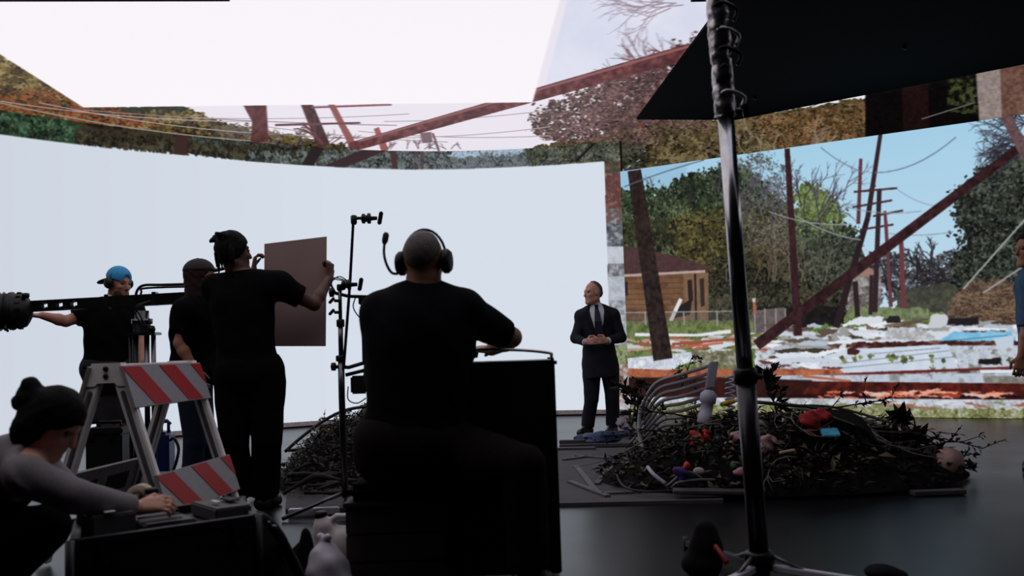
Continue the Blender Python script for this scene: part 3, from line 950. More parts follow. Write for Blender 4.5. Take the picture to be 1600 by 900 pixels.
# poles, crossbars, wires
for a, b, s in (((0, 158), (400, 190), 8), ((60, 160), (480, 212), 10), ((130, 172), (620, 196), 4), ((300, 184), (640, 178), 4), ((400, 196), (700, 222), 4), ((560, 205), (860, 212), 6), ((600, 190), (860, 172), 4), ((560, 215), (860, 198), 6), ((380, 204), (560, 216), 3)):
    c3.wire(a, b, s, 1.3, rg.choice([(140, 126, 128), (110, 94, 100), (170, 158, 164)]))
c3.wire((-20, 156), (420, 222), 10, 2.2, (140, 130, 122))
q3([(378, 160), (416, 160), (420, 222), (392, 222), (394, 190)], [(72, 40, 40), (102, 60, 60)], scale=5, seed=110)
c3.line((478, 160), (506, 228), 17, 20, [(56, 34, 36), (84, 52, 54)], scale=5, seed=111)
c3.twig(505, 226, -2.3, 26, 5, 4, (98, 62, 64), rg)
c3.line((516, 160), (552, 228), 9, 11, (140, 84, 80))
c3.line((486, 168), (612, 163.5), 3, 3, (130, 84, 86))
c3.line((430, 195.5), (563, 192), 3.5, 3, (104, 68, 74))
c3.line((588, 200), (602, 236), 8, 12, (150, 88, 84))
q3([(656, 208), (674, 206), (676, 222), (660, 224)], (122, 98, 104))
c3.line((676, 208), (686, 236), 3, 3, (104, 70, 76))
for k in range(14):
    c3.twig(rg.uniform(600, 720), 233, -math.pi / 2 + rg.uniform(-1.3, 1.3), 9, 1.4, 3, (110, 90, 98), rg)
c3.line((1078, 80), (545, 231), 24, 15, [(74, 40, 44), (98, 56, 58), (126, 76, 74)], scale=8, seed=112)
c3.line((1078, 72), (560, 221), 4, 3, (140, 92, 92))
# plain white card on the ceiling
q3([(130, 168), (832, 160), (1574, -2600), (-4205, -2600)], (247, 242, 247))
led3 = empty('led_screen', tuple(vC * 12 + Z * ZC), 'overhead LED screen showing a white card, treetops and a leaning pole', 'screen')


def uvw(u, v, z):
    return uC * u + vC * v + Z * z


V, Fc, uvs = [], [], []
for i in range(9):
    for j in range(9):
        u = u0 + (u1 - u0) * i / 8
        v = v0 + (v1 - v0) * j / 8
        V.append(uvw(u, v, ZC)); uvs.append((i / 8, j / 8))
for i in range(8):
    for j in range(8):
        a = i * 9 + j
        Fc.append((a, a + 1, a + 10, a + 9))
# image row 0 is the bottom row in Blender; canvas row 0 is v1 (far)
scr3 = from_arrays('screen', V, Fc, screen_mat('ceiling_screen_picture', c3.image('ceiling_screen_picture'), 1.0), led3)
set_uv(scr3, [(a, 1 - b) for a, b in uvs])
bm = bmesh.new()
add_box(bm, uvw((u0 + u1) / 2, (v0 + v1) / 2, ZC + 0.09), uC, vC, Z, u1 - u0, v1 - v0, 0.15)
bm_obj('rear_frame', bm, BLACKM, led3)
for k in range(4):
    bm = bmesh.new()
    for j in (0, 1):
        p = uvw(u0 + 1.5 + (u1 - u0 - 3) * (k % 2), v0 + .8 + (v1 - v0 - 1.6) * (k // 2), 0)
    add_tube(bm, [p + Z * (ZC + .15), p + Z * 8.0], 0.03, 6)
    bm_obj('hanging_rod', bm, BLACKM, led3)

# ------------------------------------------------------------------ black overhead panel
FLAG = mat('black_flag_cloth', (9, 9, 11), 0.95, 0, 0.1, 8, spec=0.1)
zf = ZC - 0.05
flag = empty('overhead_flag', tuple(G(1300, 90, zf)), 'large black panel hung under the LED ceiling behind the tall stand', 'panel')
fp = [G(x, y, zf) for x, y in ((995, 187), (1150, 187.5), (1620, 97))]
VF = 2.5
fp += [uvw((fp[2] - CAM).dot(uC) + .1, VF, zf), uvw((fp[0] - CAM).dot(uC), VF, zf)]
bm = bmesh.new()
lo = [bm.verts.new((p.x, p.y, zf)) for p in fp]
hi = [bm.verts.new((p.x, p.y, zf + .03)) for p in fp]
bm.faces.new(lo); bm.faces.new(list(reversed(hi)))
for i in range(5):
    bm.faces.new((lo[i], hi[i], hi[(i + 1) % 5], lo[(i + 1) % 5]))
bm_obj('cloth', bm, FLAG, flag)
for k, (x, y) in enumerate(((1413, 70), (1180, 150))):
    p = G(x, y, zf)
    bm = bmesh.new()
    add_lathe(bm, p - Z * .05, Z, [(0.012, 0), (0.03, .015), (0.02, .03), (0.012, .052)], 10)
    bm_obj('fixing_stud', bm, BLACKM, flag, True)

# ------------------------------------------------------------------ smooth solids: every figure is one continuous surface
def nrmz(v):
    v = np.array(v, float)
    return v / (np.linalg.norm(v) + 1e-12)


class Solid:
    def __init__(s):
        s.p = []

    def cone(s, a, b, ra, rb, k=0.02, caps=(), op='+'):
        a = np.array(a, float); b = np.array(b, float)
        ab = b - a
        L2 = ab.dot(ab) + 1e-12

        def f(p):
            d = p - a
            t = np.clip((d @ ab) / L2, 0, 1)
            v = d - t[..., None] * ab
            r = np.sqrt((v * v).sum(-1)) - (ra + (rb - ra) * t)
            for pt, n in caps:
                r = np.maximum(r, (p - np.array(pt)) @ np.array(n))
            return r
        R = max(ra, rb)
        s.p.append((f, np.minimum(a, b) - R, np.maximum(a, b) + R, k, op))
        return s

    def ell(s, c, rad, ax=(X, Y, Z), k=0.03, caps=(), op='+'):
        c = np.array(c, float)
        M = np.array([nrmz(a) for a in ax])
        rad = np.array(rad, float)

        def f(p):
            q = (p - c) @ M.T
            k0 = np.sqrt(((q / rad) ** 2).sum(-1))
            k1 = np.sqrt(((q / (rad * rad)) ** 2).sum(-1)) + 1e-9
            r = k0 * (k0 - 1) / k1
            for pt, n in caps:
                r = np.maximum(r, (p - np.array(pt)) @ np.array(n))
            return r
        ext = np.sqrt(((M * rad[:, None]) ** 2).sum(0))
        s.p.append((f, c - ext, c + ext, k, op))
        return s

    def cut(s, pt, n):
        pt = np.array(pt, float); n = nrmz(n)
        s.p.append((lambda p: (p - pt) @ n, None, None, 0, 'c'))
        return s

    def mesh(s, vox=0.008, wrinkle=0.0, wfreq=18.0, seed=0):
        lo = np.min([q[1] for q in s.p if q[4] == '+'], axis=0) - 4 * vox - 0.02
        hi = np.max([q[2] for q in s.p if q[4] == '+'], axis=0) + 4 * vox + 0.02
        n = np.ceil((hi - lo) / vox).astype(int) + 1
        D = np.full(n, 9.0, np.float32)
        axs = [lo[i] + vox * np.arange(n[i]) for i in range(3)]
        for f, a, b, k, op in s.p:
            if a is None:
                sl = (slice(None),) * 3
            else:
                pad = k + 3 * vox
                i0 = np.clip(((a - pad - lo) / vox).astype(int), 0, n - 1)
                i1 = np.clip(((b + pad - lo) / vox).astype(int) + 2, 1, n)
                sl = tuple(slice(i0[i], i1[i]) for i in range(3))
            g = np.stack(np.meshgrid(*[axs[i][sl[i]] for i in range(3)], indexing='ij'), -1)
            d = f(g)
            o = D[sl]
            if op == '+':
                if k > 0:
                    h = np.clip(0.5 + 0.5 * (o - d) / k, 0, 1)
                    D[sl] = o * (1 - h) + d * h - k * h * (1 - h)
                else:
                    D[sl] = np.minimum(o, d)
            elif op == '-':
                h = np.clip(0.5 - 0.5 * (o + d) / max(k, 1e-6), 0, 1)
                D[sl] = o * (1 - h) - d * h + k * h * (1 - h)
            else:
                D[sl] = np.maximum(o, d)
        if wrinkle:
            g = np.meshgrid(*axs, indexing='ij')
            w = np.sin(g[0] * wfreq + 2.1 * np.sin(g[2] * wfreq * .8 + seed)) * np.sin(g[2] * wfreq * .7 + 1.7 * np.sin(g[1] * wfreq * .9 + seed * 2) + seed) \
                + 0.5 * np.sin((g[0] + g[2]) * wfreq * 1.9 + 3 * np.sin(g[1] * wfreq * .6))
            near = np.abs(D) < 0.06
            D = np.where(near, D + wrinkle * w * .5, D)
        # naive surface nets
        S = D < 0
        nx, ny, nz = n
        cs = [(i, j, k) for i in (0, 1) for j in (0, 1) for k in (0, 1)]
        cnt = np.zeros((nx - 1, ny - 1, nz - 1), np.int8)
        for i, j, k in cs:
            cnt += S[i:nx - 1 + i, j:ny - 1 + j, k:nz - 1 + k]
        act = (cnt > 0) & (cnt < 8)
        idx = np.argwhere(act)
        if len(idx) == 0:
            return np.zeros((0, 3)), []
        vid = np.full(act.shape, -1, np.int64)
        vid[act] = np.arange(len(idx))
        acc = np.zeros((len(idx), 3)); num = np.zeros(len(idx))
        for a in cs:
            for ax in range(3):
                if a[ax] == 1:
                    continue
                b = list(a); b[ax] = 1
                va = D[idx[:, 0] + a[0], idx[:, 1] + a[1], idx[:, 2] + a[2]]
                vb = D[idx[:, 0] + b[0], idx[:, 1] + b[1], idx[:, 2] + b[2]]
                m = (va < 0) != (vb < 0)
                t = np.where(m, va / np.where(m, va - vb, 1), 0)
                pos = np.tile(np.array(a, float), (len(idx), 1))
                pos[:, ax] += t
                acc[m] += pos[m]; num[m] += 1
        Vv = lo + vox * (idx + acc / num[:, None])
        Fc = []
        for ax in range(3):
            u, v = (ax + 1) % 3, (ax + 2) % 3
            sl0 = [slice(None)] * 3; sl1 = [slice(None)] * 3
            sl0[ax] = slice(0, n[ax] - 1); sl1[ax] = slice(1, n[ax])
            ch = S[tuple(sl0)] != S[tuple(sl1)]
            e = np.argwhere(ch)
            e = e[(e[:, u] > 0) & (e[:, v] > 0) & (e[:, u] < n[u] - 1) & (e[:, v] < n[v] - 1)]
            inside = S[e[:, 0], e[:, 1], e[:, 2]]
            q = []
            for du, dv in ((-1, -1), (0, -1), (0, 0), (-1, 0)):
                c = e.copy(); c[:, u] += du; c[:, v] += dv
                q.append(vid[c[:, 0], c[:, 1], c[:, 2]])
            q = np.stack(q, 1)
            q[~inside] = q[~inside][:, ::-1]
            Fc.append(q)
        return Vv, np.concatenate(Fc)

    def obj(s, name, m, parent, vox=0.008, **kw):
        Vv, Fc = s.mesh(vox, **kw)
        base = world_loc(parent) if parent else Vector((0, 0, 0))
        me = bpy.data.meshes.new(name)
        nv, nf = len(Vv), len(Fc)
        me.vertices.add(nv); me.loops.add(nf * 4); me.polygons.add(nf)
        me.vertices.foreach_set('co', (Vv - np.array(base)).astype(np.float32).ravel())
        me.loops.foreach_set('vertex_index', np.asarray(Fc, np.int32).ravel())
        me.polygons.foreach_set('loop_start', np.arange(0, nf * 4, 4, dtype=np.int32))
        me.polygons.foreach_set('use_smooth', np.ones(nf, bool))
        me.update(calc_edges=True)
        me.validate()
        me.materials.append(m)
        o = bpy.data.objects.new(name, me)
        COL.objects.link(o)
        if parent:
            o.parent = parent
        return o


def hand(S, wrist, fwd, nrm, side, curl=0.5, L=0.18, thumb_in=0.4, spread=0.12):
    """palm, four fingers of different length and a thumb leaving the side of the palm.
    fwd: wrist to knuckles, nrm: out of the palm, side: towards the thumb"""
    f = Vector(nrmz(fwd)); n = Vector(nrm); n = (n - f * n.dot(f)).normalized(); sd = f.cross(n)
    if sd.dot(Vector(side)) < 0:
        sd = -sd
    w = Vector(wrist)
    q = L / 0.18
    for o, r in ((.030, .0125), (.010, .014), (-.012, .014), (-.030, .012)):
        S.cone(w + f * .012 * q + sd * o * .55 * q, w + f * .088 * q + sd * o * q, r * q * 1.1, r * q * .9, 0.012)
    for o, ln, r in ((.031, .070, .0088), (.0105, .080, .0092), (-.0105, .074, .0088), (-.031, .058, .0078)):
        p = w + f * .088 * q + sd * o * q
        a = curl * 0.7
        d = f + sd * (o * spread * 6)
        for sgm in (0.45, 0.31, 0.24):
            dd = (d * math.cos(a) + n * math.sin(a)).normalized()
            p2 = p + dd * ln * sgm * q
            S.cone(p, p2, r * q, r * q * .92, 0.004)
            p = p2
            a += curl
    p = w + f * .028 * q + sd * .026 * q
    d1 = (f * .62 + sd * .72 + n * .25).normalized()
    p2 = p + d1 * .042 * q
    d2 = (f * .85 + sd * (.35 - thumb_in) + n * (.2 + thumb_in * .8)).normalized()
    p3 = p2 + d2 * .030 * q
    p4 = p3 + (d2 + n * .15 * thumb_in).normalized() * .024 * q
    S.cone(p, p2, .0145 * q, .0115 * q, 0.01)
    S.cone(p2, p3, .011 * q, .0098 * q, 0.004)
    S.cone(p3, p4, .0098 * q, .0082 * q, 0.004)


class Body:
    """joints J in world metres; builds one continuous body and clothes that follow it"""
    def __init__(s, name, label, J, hf, hu=(0, 0, 1), scale=1.0, group=None, girth=1.0):
        s.J = {k: Vector(v) for k, v in J.items()}
        J = s.J
        s.s = scale
        s.g = girth
        s.hf = Vector(hf).normalized()
        hu = Vector(hu)
        s.hu = (hu - s.hf * hu.dot(s.hf)).normalized()
        s.hl = s.hu.cross(s.hf)
        base = (J['la'] + J['ra']) / 2 if 'base' not in J else J['base']
        s.root = empty(name, (base.x, base.y, 0 if 'base' not in J else base.z), label, 'person')
        s.sp = (J['neck'] - J['pelvis']).normalized()
        lat = J['ls'] - J['rs']
        s.lat = (lat - s.sp * lat.dot(s.sp)).normalized()
        s.fr = s.lat.cross(s.sp)      # front of the torso
        pl = J['lh'] - J['rh']
        s.plat = (pl - s.sp * pl.dot(s.sp)).normalized()

    def torso(s, S, inf=0.0, k=0.06):
        J, q, g = s.J, s.s, s.s * s.g
        T = J['neck'] - J['pelvis']
        ax = (s.lat, s.fr, s.sp)
        h = T.length
        S.ell(J['pelvis'] + T * .68, (.158 * g + inf, .115 * g + inf, h * .36 + inf), ax, k)
        S.ell(J['pelvis'] + T * .34, (.140 * g + inf, .108 * g + inf, h * .36 + inf), ax, k)
        S.ell(J['pelvis'] + T * .02, (.162 * g + inf, .122 * g + inf, .13 * q + inf), (s.plat, s.sp.cross(s.plat) * -1, s.sp), k)
        mid = (J['ls'] + J['rs']) / 2
        for sh in ('ls', 'rs'):
            S.cone(mid + (J[sh] - mid) * .25 + s.sp * .0, J[sh], .07 * g + inf, .056 * g + inf, k * .8)
            S.cone(J['neck'] - s.sp * .01, J[sh] + s.sp * .012, .05 * q + inf * .6, .042 * q + inf, k * .8)
        return S

    def neckpart(s, S, inf=0.0):
        J, q = s.J, s.s
        S.cone(J['neck'] - s.sp * .04, J['head'] - s.hu * .055 * q - s.hf * .022 * q, .060 * q + inf, .054 * q + inf, .03)

    def arm(s, S, sd, inf=0.0, frac=2.0, k=0.03):
        """frac 0..1 upper arm, 1..2 forearm"""
        J, q = s.J, s.s
        a, b, c = J[sd + 's'], J[sd + 'e'], J[sd + 'w']
        ra, rb, rc = .054 * q * s.g, .041 * q, .028 * q
        if frac <= 1:
            e = a + (b - a) * frac
            n = (b - a).normalized()
            S.cone(a, b, ra + inf, rb + inf * 1.25, k, caps=((tuple(e), tuple(n)),))
        else:
            S.cone(a, b, ra + inf, rb + inf, k)
            m = b + (c - b) * .3
            if frac >= 2 and inf == 0:
                S.cone(b, m, rb, rb * 1.03, k * .6); S.cone(m, c, rb * 1.03, rc, k * .6)
            else:
                e = b + (c - b) * (frac - 1)
                n = (c - b).normalized()
                S.cone(b, c, rb + inf, rc + inf, k * .6, caps=((tuple(e), tuple(n)),))

    def leg(s, S, sd, inf=0.0, frac=2.0, k=0.04):
        J, q = s.J, s.s
        a, b, c = J[sd + 'h'], J[sd + 'k'], J[sd + 'a']
        ra, rb, rc = .088 * q * s.g, .056 * q, .040 * q
        if frac <= 1:
            e = a + (b - a) * frac; n = (b - a).normalized()
            S.cone(a, b, ra + inf, rb + inf * 1.5, k, caps=((tuple(e), tuple(n)),))
            return
        S.cone(a, b, ra + inf, rb + inf, k)
        m = b + (c - b) * .32
        bk = (c - b).normalized()
        back = s.fr * -.014
        if inf == 0:
            S.cone(b, m + back, rb, rb * 1.02, k * .6); S.cone(m + back, c, rb * 1.02, rc, k * .6)
        else:
            e = b + (c - b) * (frac - 1)
            S.cone(b, c, rb + inf, rc + inf * 1.5, k * .6, caps=((tuple(e), tuple(bk)),))

    def headpart(s, S, inf=0.0):
        c, f, u, l, q = s.J['head'], s.hf, s.hu, s.hl, s.s
        ax = (l, f, u)
        S.ell(c + u * .028 * q - f * .012 * q, (.074 * q + inf, .094 * q + inf, .094 * q + inf), ax, .02)
        S.ell(c + f * .032 * q - u * .04 * q, (.056 * q, .062 * q, .082 * q), ax, .03)
        S.cone(c + f * .07 * q - u * .1 * q - l * .012, c + f * .07 * q - u * .1 * q + l * .012, .02 * q, .02 * q, .025)
        S.cone(c - f * .02 * q - u * .06 * q + l * .045 * q, c + f * .06 * q - u * .098 * q + l * .02 * q, .02 * q, .016 * q, .03)
        S.cone(c - f * .02 * q - u * .06 * q - l * .045 * q, c + f * .06 * q - u * .098 * q - l * .02 * q, .02 * q, .016 * q, .03)
        for sg in (-1, 1):
            S.ell(c + f * .088 * q + u * .012 * q + l * .031 * q * sg, (.017 * q, .014 * q, .011 * q), ax, .012, op='-')
            S.cone(c + f * .078 * q + u * .03 * q + l * .012 * sg * q, c + f * .07 * q + u * .032 * q + l * .046 * sg * q, .012 * q, .009 * q, .012)
            S.ell(c + f * .066 * q - u * .02 * q + l * .036 * sg * q, (.02 * q, .018 * q, .018 * q), ax, .015)
            S.ell(c - f * .008 * q - u * .0 * q + l * .074 * sg * q, (.010 * q, .02 * q, .032 * q), ax, .008)
        S.cone(c + f * .086 * q + u * .022 * q, c + f * .108 * q - u * .026 * q, .009 * q, .0125 * q, .012)
        S.cone(c + f * .088 * q - u * .033 * q - l * .011 * q, c + f * .088 * q - u * .033 * q + l * .011 * q, .008 * q, .008 * q, .006)
        S.cone(c + f * .087 * q - u * .059 * q - l * .018 * q, c + f * .087 * q - u * .059 * q + l * .018 * q, .0065 * q, .0065 * q, .005)
        S.cone(c + f * .085 * q - u * .071 * q - l * .014 * q, c + f * .085 * q - u * .071 * q + l * .014 * q, .0075 * q, .0075 * q, .005)

    def foot(s, S, sd, inf=0.0, toe=None):
        J, q = s.J, s.s
        a = J[sd + 'a']
        t = J[sd + 't']
        d = (t - a); d.z = 0; d.normalize()
        hz_ = .03 * q
        S.cone(a, Vector((a.x, a.y, hz_ + .012)) - d * .035 * q, .040 * q + inf, .034 * q + inf, .02)
        S.cone(Vector((a.x, a.y, hz_ + .012)) - d * .035 * q, Vector((t.x, t.y, hz_)), .034 * q + inf, .030 * q + inf, .03)
        S.cone(a + d * .02, Vector((t.x, t.y, hz_ + .004)) - d * .07 * q, .034 * q + inf, .036 * q + inf, .03)

    def build(s, skin, hands=(), vox=0.008):
        S = Solid()
        s.torso(S)
        s.neckpart(S)
        s.headpart(S)
        for sd in 'lr':
            s.arm(S, sd)
            s.leg(S, sd)
            s.foot(S, sd)
        for sd, fwd, nrm, side, curl, kw in hands:
            hand(S, s.J[sd + 'w'], fwd, nrm, side, curl, .18 * s.s, **kw)
        s.body = S.obj('body', skin, s.root, vox)
        c, f, u, l, q = s.J['head'], s.hf, s.hu, s.hl, s.s
        for sg in (-1, 1):
            e = Solid().ell(c + f * .076 * q + u * .012 * q + l * .031 * q * sg, (.013 * q,) * 3)
            e.obj('eye', EYE, s.root, 0.004)
        return s

    def shirt(s, m, name='shirt', inf=0.02, sleeve=.55, hem=None, vox=0.009, wrinkle=.006, seed=1, collar=0.01, k=.06):
        J = s.J
        S = Solid()
        s.torso(S, inf, k)
        hem = s.J['pelvis'] - s.sp * .10 * s.s if hem is None else hem
        S.cut(hem, -s.sp)
        S.cut(J['neck'] + s.sp * (.028 + collar), s.sp)
        for sd in 'lr':
            s.arm(S, sd, inf * .8, sleeve)
        return S.obj(name, m, s.root, vox, wrinkle=wrinkle, seed=seed)

    def trousers(s, m, name='trousers', inf=0.018, frac=1.96, vox=0.009, wrinkle=.006, seed=2):
        J = s.J
        S = Solid()
        S.ell(J['pelvis'] + s.sp * .02, (.165 * s.s * s.g + inf, .124 * s.s * s.g + inf, .135 * s.s + inf), (s.plat, s.sp.cross(s.plat) * -1, s.sp), .05)
        S.cut(J['pelvis'] + s.sp * .11 * s.s, s.sp)
        for sd in 'lr':
            s.leg(S, sd, inf, frac, .02)
        return S.obj(name, m, s.root, vox, wrinkle=wrinkle, seed=seed, wfreq=14)

    def shoes(s, m, name='shoe', inf=0.008):
        for sd in 'lr':
            S = Solid()
            s.foot(S, sd, inf)
            S.cut(s.J[sd + 'a'] + Z * .03, Z)
            S.cut((0, 0, 0.003), (0, 0, -1))
            S.obj(name, m, s.root, 0.009)

    def hair(s, m, extra=None, inf=0.012, face=.035, name='hair', vox=0.008, low=-.02, wrinkle=.004):
        c, f, u, l, q = s.J['head'], s.hf, s.hu, s.hl, s.s
        S = Solid()
        S.ell(c + u * .03 * q - f * .014 * q, (.077 * q + inf, .096 * q + inf, .096 * q + inf), (l, f, u), .02)
        S.cut(c + f * face * q + u * .05 * q, (f * .8 - u * .6))
        S.cut(c + u * low * q - f * .05 * q, (f * .5 - u * .86))
        if extra:
            extra(S)
        return S.obj(name, m, s.root, vox, wrinkle=wrinkle, wfreq=60)


def headset(b, mic_side=None, m=BLACK, cup=1.0):
    """over-ear headset: band, two cups and a boom with a microphone"""
    c, f, u, l, q = b.J['head'], b.hf, b.hu, b.hl, b.s
    bm = bmesh.new()
    pts = [c + l * math.cos(t) * .09 * q + u * (.008 + math.sin(t) * .122) * q for t in np.linspace(0, math.pi, 17)]
    add_tube(bm, pts, .006, 8)
    hs = bm_obj('headset_band', bm, m, b.root, True)
    for sg in (-1, 1):
        bm = bmesh.new()
        add_lathe(bm, c + l * .076 * sg * q - f * .005, l * sg, [(.036 * cup, 0), (.044 * cup, .008), (.044 * cup, .024), (.036 * cup, .036), (.0, .038)], 20)
        bm_obj('ear_cup', bm, m, b.root, True)
    if mic_side:
        return c + l * .105 * mic_side * q
    return None


# ------------------------------------------------------------------ PEOPLE
# man in the suit, far on the stage
d = 11.05
J = dict(head=P(926, 458, d), neck=P(931, 481, d + .03), ls=P(957, 494, d + .02), rs=P(910, 496, d + .02),
         le=P(971, 527, d - .02), re=P(899, 529, d - .05), lw=P(949, 533, d - .24), rw=P(915, 535, d - .24),
         pelvis=P(937, 562, d), lh=P(952, 572, d), rh=P(925, 572, d), lk=P(957, 620, d - .03), rk=P(924, 624, d - .03),
         la=P(957, 664, d + .02), ra=P(918, 669, d + .02), lt=P(950, 673, d - .18), rt=P(906, 676, d - .12))
for a in ('la', 'ra'):
    J[a].z = .085
b = Body('person', 'man in charcoal suit and tie with clasped hands standing before the white screen', J, (-.86, -.5, -.03), scale=1.06)
b.build(SKIN, (('l', (-.8, -.45, .1), (-.4, .9, 0), (0, 0, 1), .55, {}), ('r', (.8, -.5, .12), (.4, .9, 0), (0, 0, 1), .55, {})))
b.hair(HAIR_G, lambda S: S.ell(b.J['head'] - b.hf * .085 - b.hu * .0, (.062, .035, .06), (b.hl, b.hf, b.hu), .02), inf=.007, face=-.045, low=-.03)
# shirt front with collar
S = Solid()
b.torso(S, .014)
S.cone(b.J['neck'] - b.sp * .01, b.J['neck'] + b.sp * .06, .076, .072, .02)
S.cut(b.J['pelvis'] + b.sp * .2, -b.sp)
S.cut(b.J['neck'] + b.sp * .055, b.sp)
S.obj('dress_shirt', WHITE_CLOTH, b.root, .009)
nk = b.J['neck']
fr = b.fr
tb = [nk + fr * .088 + b.sp * .005, nk + fr * .125 - b.sp * .06, nk + fr * .158 - b.sp * .16, nk + fr * .165 - b.sp * .3]
bm = bmesh.new()
for p0, p1, w0, w1 in ((tb[0] + b.sp * .03, tb[0] - b.sp * .015, .024, .018), (tb[0] - b.sp * .015, tb[1], .02, .03), (tb[1], tb[2], .03, .04), (tb[2], tb[3], .04, .05)):
    q = [bm.verts.new(p0 + b.lat * w0 + fr * .004), bm.verts.new(p0 - b.lat * w0 + fr * .004), bm.verts.new(p1 - b.lat * w1 + fr * .004), bm.verts.new(p1 + b.lat * w1 + fr * .004)]
    bm.faces.new(q)
bmesh.ops.solidify(bm, geom=bm.faces[:], thickness=.012)
bm_obj('necktie', bm, mat('navy_silk_tie', (34, 34, 66), .5, 0, .2, 200), b.root)
S = Solid()
b.torso(S, .03)
q_ = b.J['pelvis']
S.cone(q_ + b.sp * .1, q_ - b.sp * .19, .17, .185, .05)
S.ell(q_ - b.sp * .1, (.205, .15, .2), (b.lat, b.fr, b.sp), .05)
S.cone(nk + fr * .13 + b.sp * .09, nk + fr * .17 - b.sp * .34, .125, .026, .004, op='-')
S.cut(q_ - b.sp * .2, -b.sp)
S.cut(nk + b.sp * .03, b.sp - b.fr * .4)
for sd in 'lr':
    b.arm(S, sd, .016, 1.93)
jk = S.obj('suit_jacket', SUIT, b.root, .009, wrinkle=.006, seed=3)
from mathutils.bvhtree import BVHTree
jb = BVHTree.FromPolygons([v.co + b.root.location for v in jk.data.vertices], [tuple(p.vertices) for p in jk.data.polygons])


def on_jacket(u, h, off=.005):
    o_ = nk + b.lat * u + b.sp * h + fr * .6
    hit = jb.ray_cast(o_, -fr)[0]
    return (hit if hit is not None else nk + b.lat * u + b.sp * h + fr * .15) + fr * off


for sg in (-1, 1):
    bm = bmesh.new()
    inner = [(.075, .0), (.092, -.05), (.088, -.12), (.066, -.20), (.03, -.29)]
    outer = [(.105, .0), (.135, -.05), (.150, -.115), (.115, -.2), (.045, -.30)]
    vi = [bm.verts.new(on_jacket(u * sg, h)) for u, h in inner]
    vo = [bm.verts.new(on_jacket(u * sg, h, .010)) for u, h in outer]
    for k in range(4):
        bm.faces.new((vi[k], vi[k + 1], vo[k + 1], vo[k]))
    bmesh.ops.solidify(bm, geom=bm.faces[:], thickness=.006)
    bm_obj('lapel', bm, mat('dark_lapel_wool', (36, 37, 46), .8, 0, .15, 80, spec=.3), b.root)
    p_ = on_jacket(.13 * sg, -.42, .006); q2_ = on_jacket(.06 * sg, -.42, .006)
    bm = bmesh.new(); add_box(bm, (p_ + q2_) / 2, (p_ - q2_).normalized(), b.sp, fr, .075, .022, .008, .002)
    bm_obj('pocket_flap', bm, mat('dark_lapel_wool', (36, 37, 46), .8), b.root)
for h in (-.32, -.40):
    bm = bmesh.new(); add_lathe(bm, on_jacket(.012, h, .0), fr, [(.011, 0), (.011, .006), (0, .007)], 10)
    bm_obj('button', bm, BLACK, b.root, True)
for sd in 'lr':
    v = (b.J[sd + 'w'] - b.J[sd + 'e'])
    tube_obj('shirt_cuff', [b.J[sd + 'e'] + v * .9, b.J[sd + 'e'] + v * .99], .041, WHITE_CLOTH, b.root, 14)
b.trousers(SUIT, inf=.022, frac=1.98)
b.shoes(LEATHER)

# man with dreadlocks holding up a board
d = 6.33
J = dict(head=P(366, 396, d), neck=P(374, 432, d), ls=P(338, 450, d + .06), rs=P(436, 447, d - .02),
         le=P(352, 478, d + .3), re=P(491, 475, d + .06), lw=P(396, 424, d + .36), rw=P(515, 434, d + .2),
         pelvis=P(390, 586, d), lh=P(368, 598, d), rh=P(413, 598, d), lk=P(366, 690, d - .04), rk=P(417, 690, d - .04),
         la=P(371, 776, d + .02), ra=P(413, 774, d + .05), lt=P(376, 790, d + .22), rt=P(432, 790, d + .2))
for a in ('la', 'ra'):
    J[a].z = .085
b = Body('person', 'man with tied up dreadlocks in black holding a brown board against the screen', J, (.72, .68, .05), scale=1.06, girth=1.12)
b.build(SKIN_D, (('r', (.05, .1, 1), (-.9, .3, 0), (0, 1, 0), 1.25, dict(thumb_in=.8)), ('l', (.1, .1, 1), (.9, .35, 0), (0, 1, 0), .9, {})), .008)
b.shirt(CLOTH_K, inf=.028, sleeve=.62, seed=4)
b.trousers(CLOTH_K, inf=.036, seed=5)
b.shoes(LEATHER)


def dread(S):
    c, f, u, l = b.J['head'], b.hf, b.hu, b.hl
    rr = random.Random(4)
    S.ell(c + u * .1 - f * .03, (.08, .075, .05), (l, f, u), .02)
    for k in range(9):
        a = rr.uniform(-1, 1)
        p = c + u * .105 - f * (.06 + .03 * rr.random()) + l * .06 * a
        S.cone(p, p - f * rr.uniform(.02, .06) + u * rr.uniform(-.03, .03), .018, .014, .01)


b.hair(HAIR_K, dread, inf=.016, face=.06, low=-.05)
rr = random.Random(8)
c, f, u, l = b.J['head'], b.hf, b.hu, b.hl
bm = bmesh.new()
for k in range(22):
    a = rr.uniform(-1.1, 1.1)
    p0 = c - f * (.1 * math.cos(a)) + l * (.09 * math.sin(a)) + u * rr.uniform(.02, .09)
    out = (-f * math.cos(a) + l * math.sin(a))
    L = rr.uniform(.09, .2)
    add_tube(bm, [p0, p0 + out * .022 - u * L * .35, p0 + out * rr.uniform(.0, .035) - u * L], [.011, .010, .005], 6)
bm_obj('dreadlocks', bm, HAIR_K, b.root, True)
# the board he holds
bd = empty('foam_board', tuple(P(461, 460, d + .3)), 'plain brown rectangular board held up by the man with dreadlocks', 'board')
c4 = [P(413, 381, d + .34), P(510, 369.5, d + .26), P(508.5, 541, d + .26), P(413, 541, d + .34)]
bm = bmesh.new()
nv = (c4[1] - c4[0]).cross(c4[3] - c4[0]).normalized() * .008
lo = [bm.verts.new(p) for p in c4]; hi = [bm.verts.new(p + nv) for p in c4]
bm.faces.new(lo); bm.faces.new(hi[::-1])
for i in range(4):
    bm.faces.new((lo[i], hi[i], hi[(i + 1) % 4], lo[(i + 1) % 4]))
bm_obj('panel', bm, mat('brown_board', (150, 124, 122), .5, 0, .12, 3, spec=.3), bd)

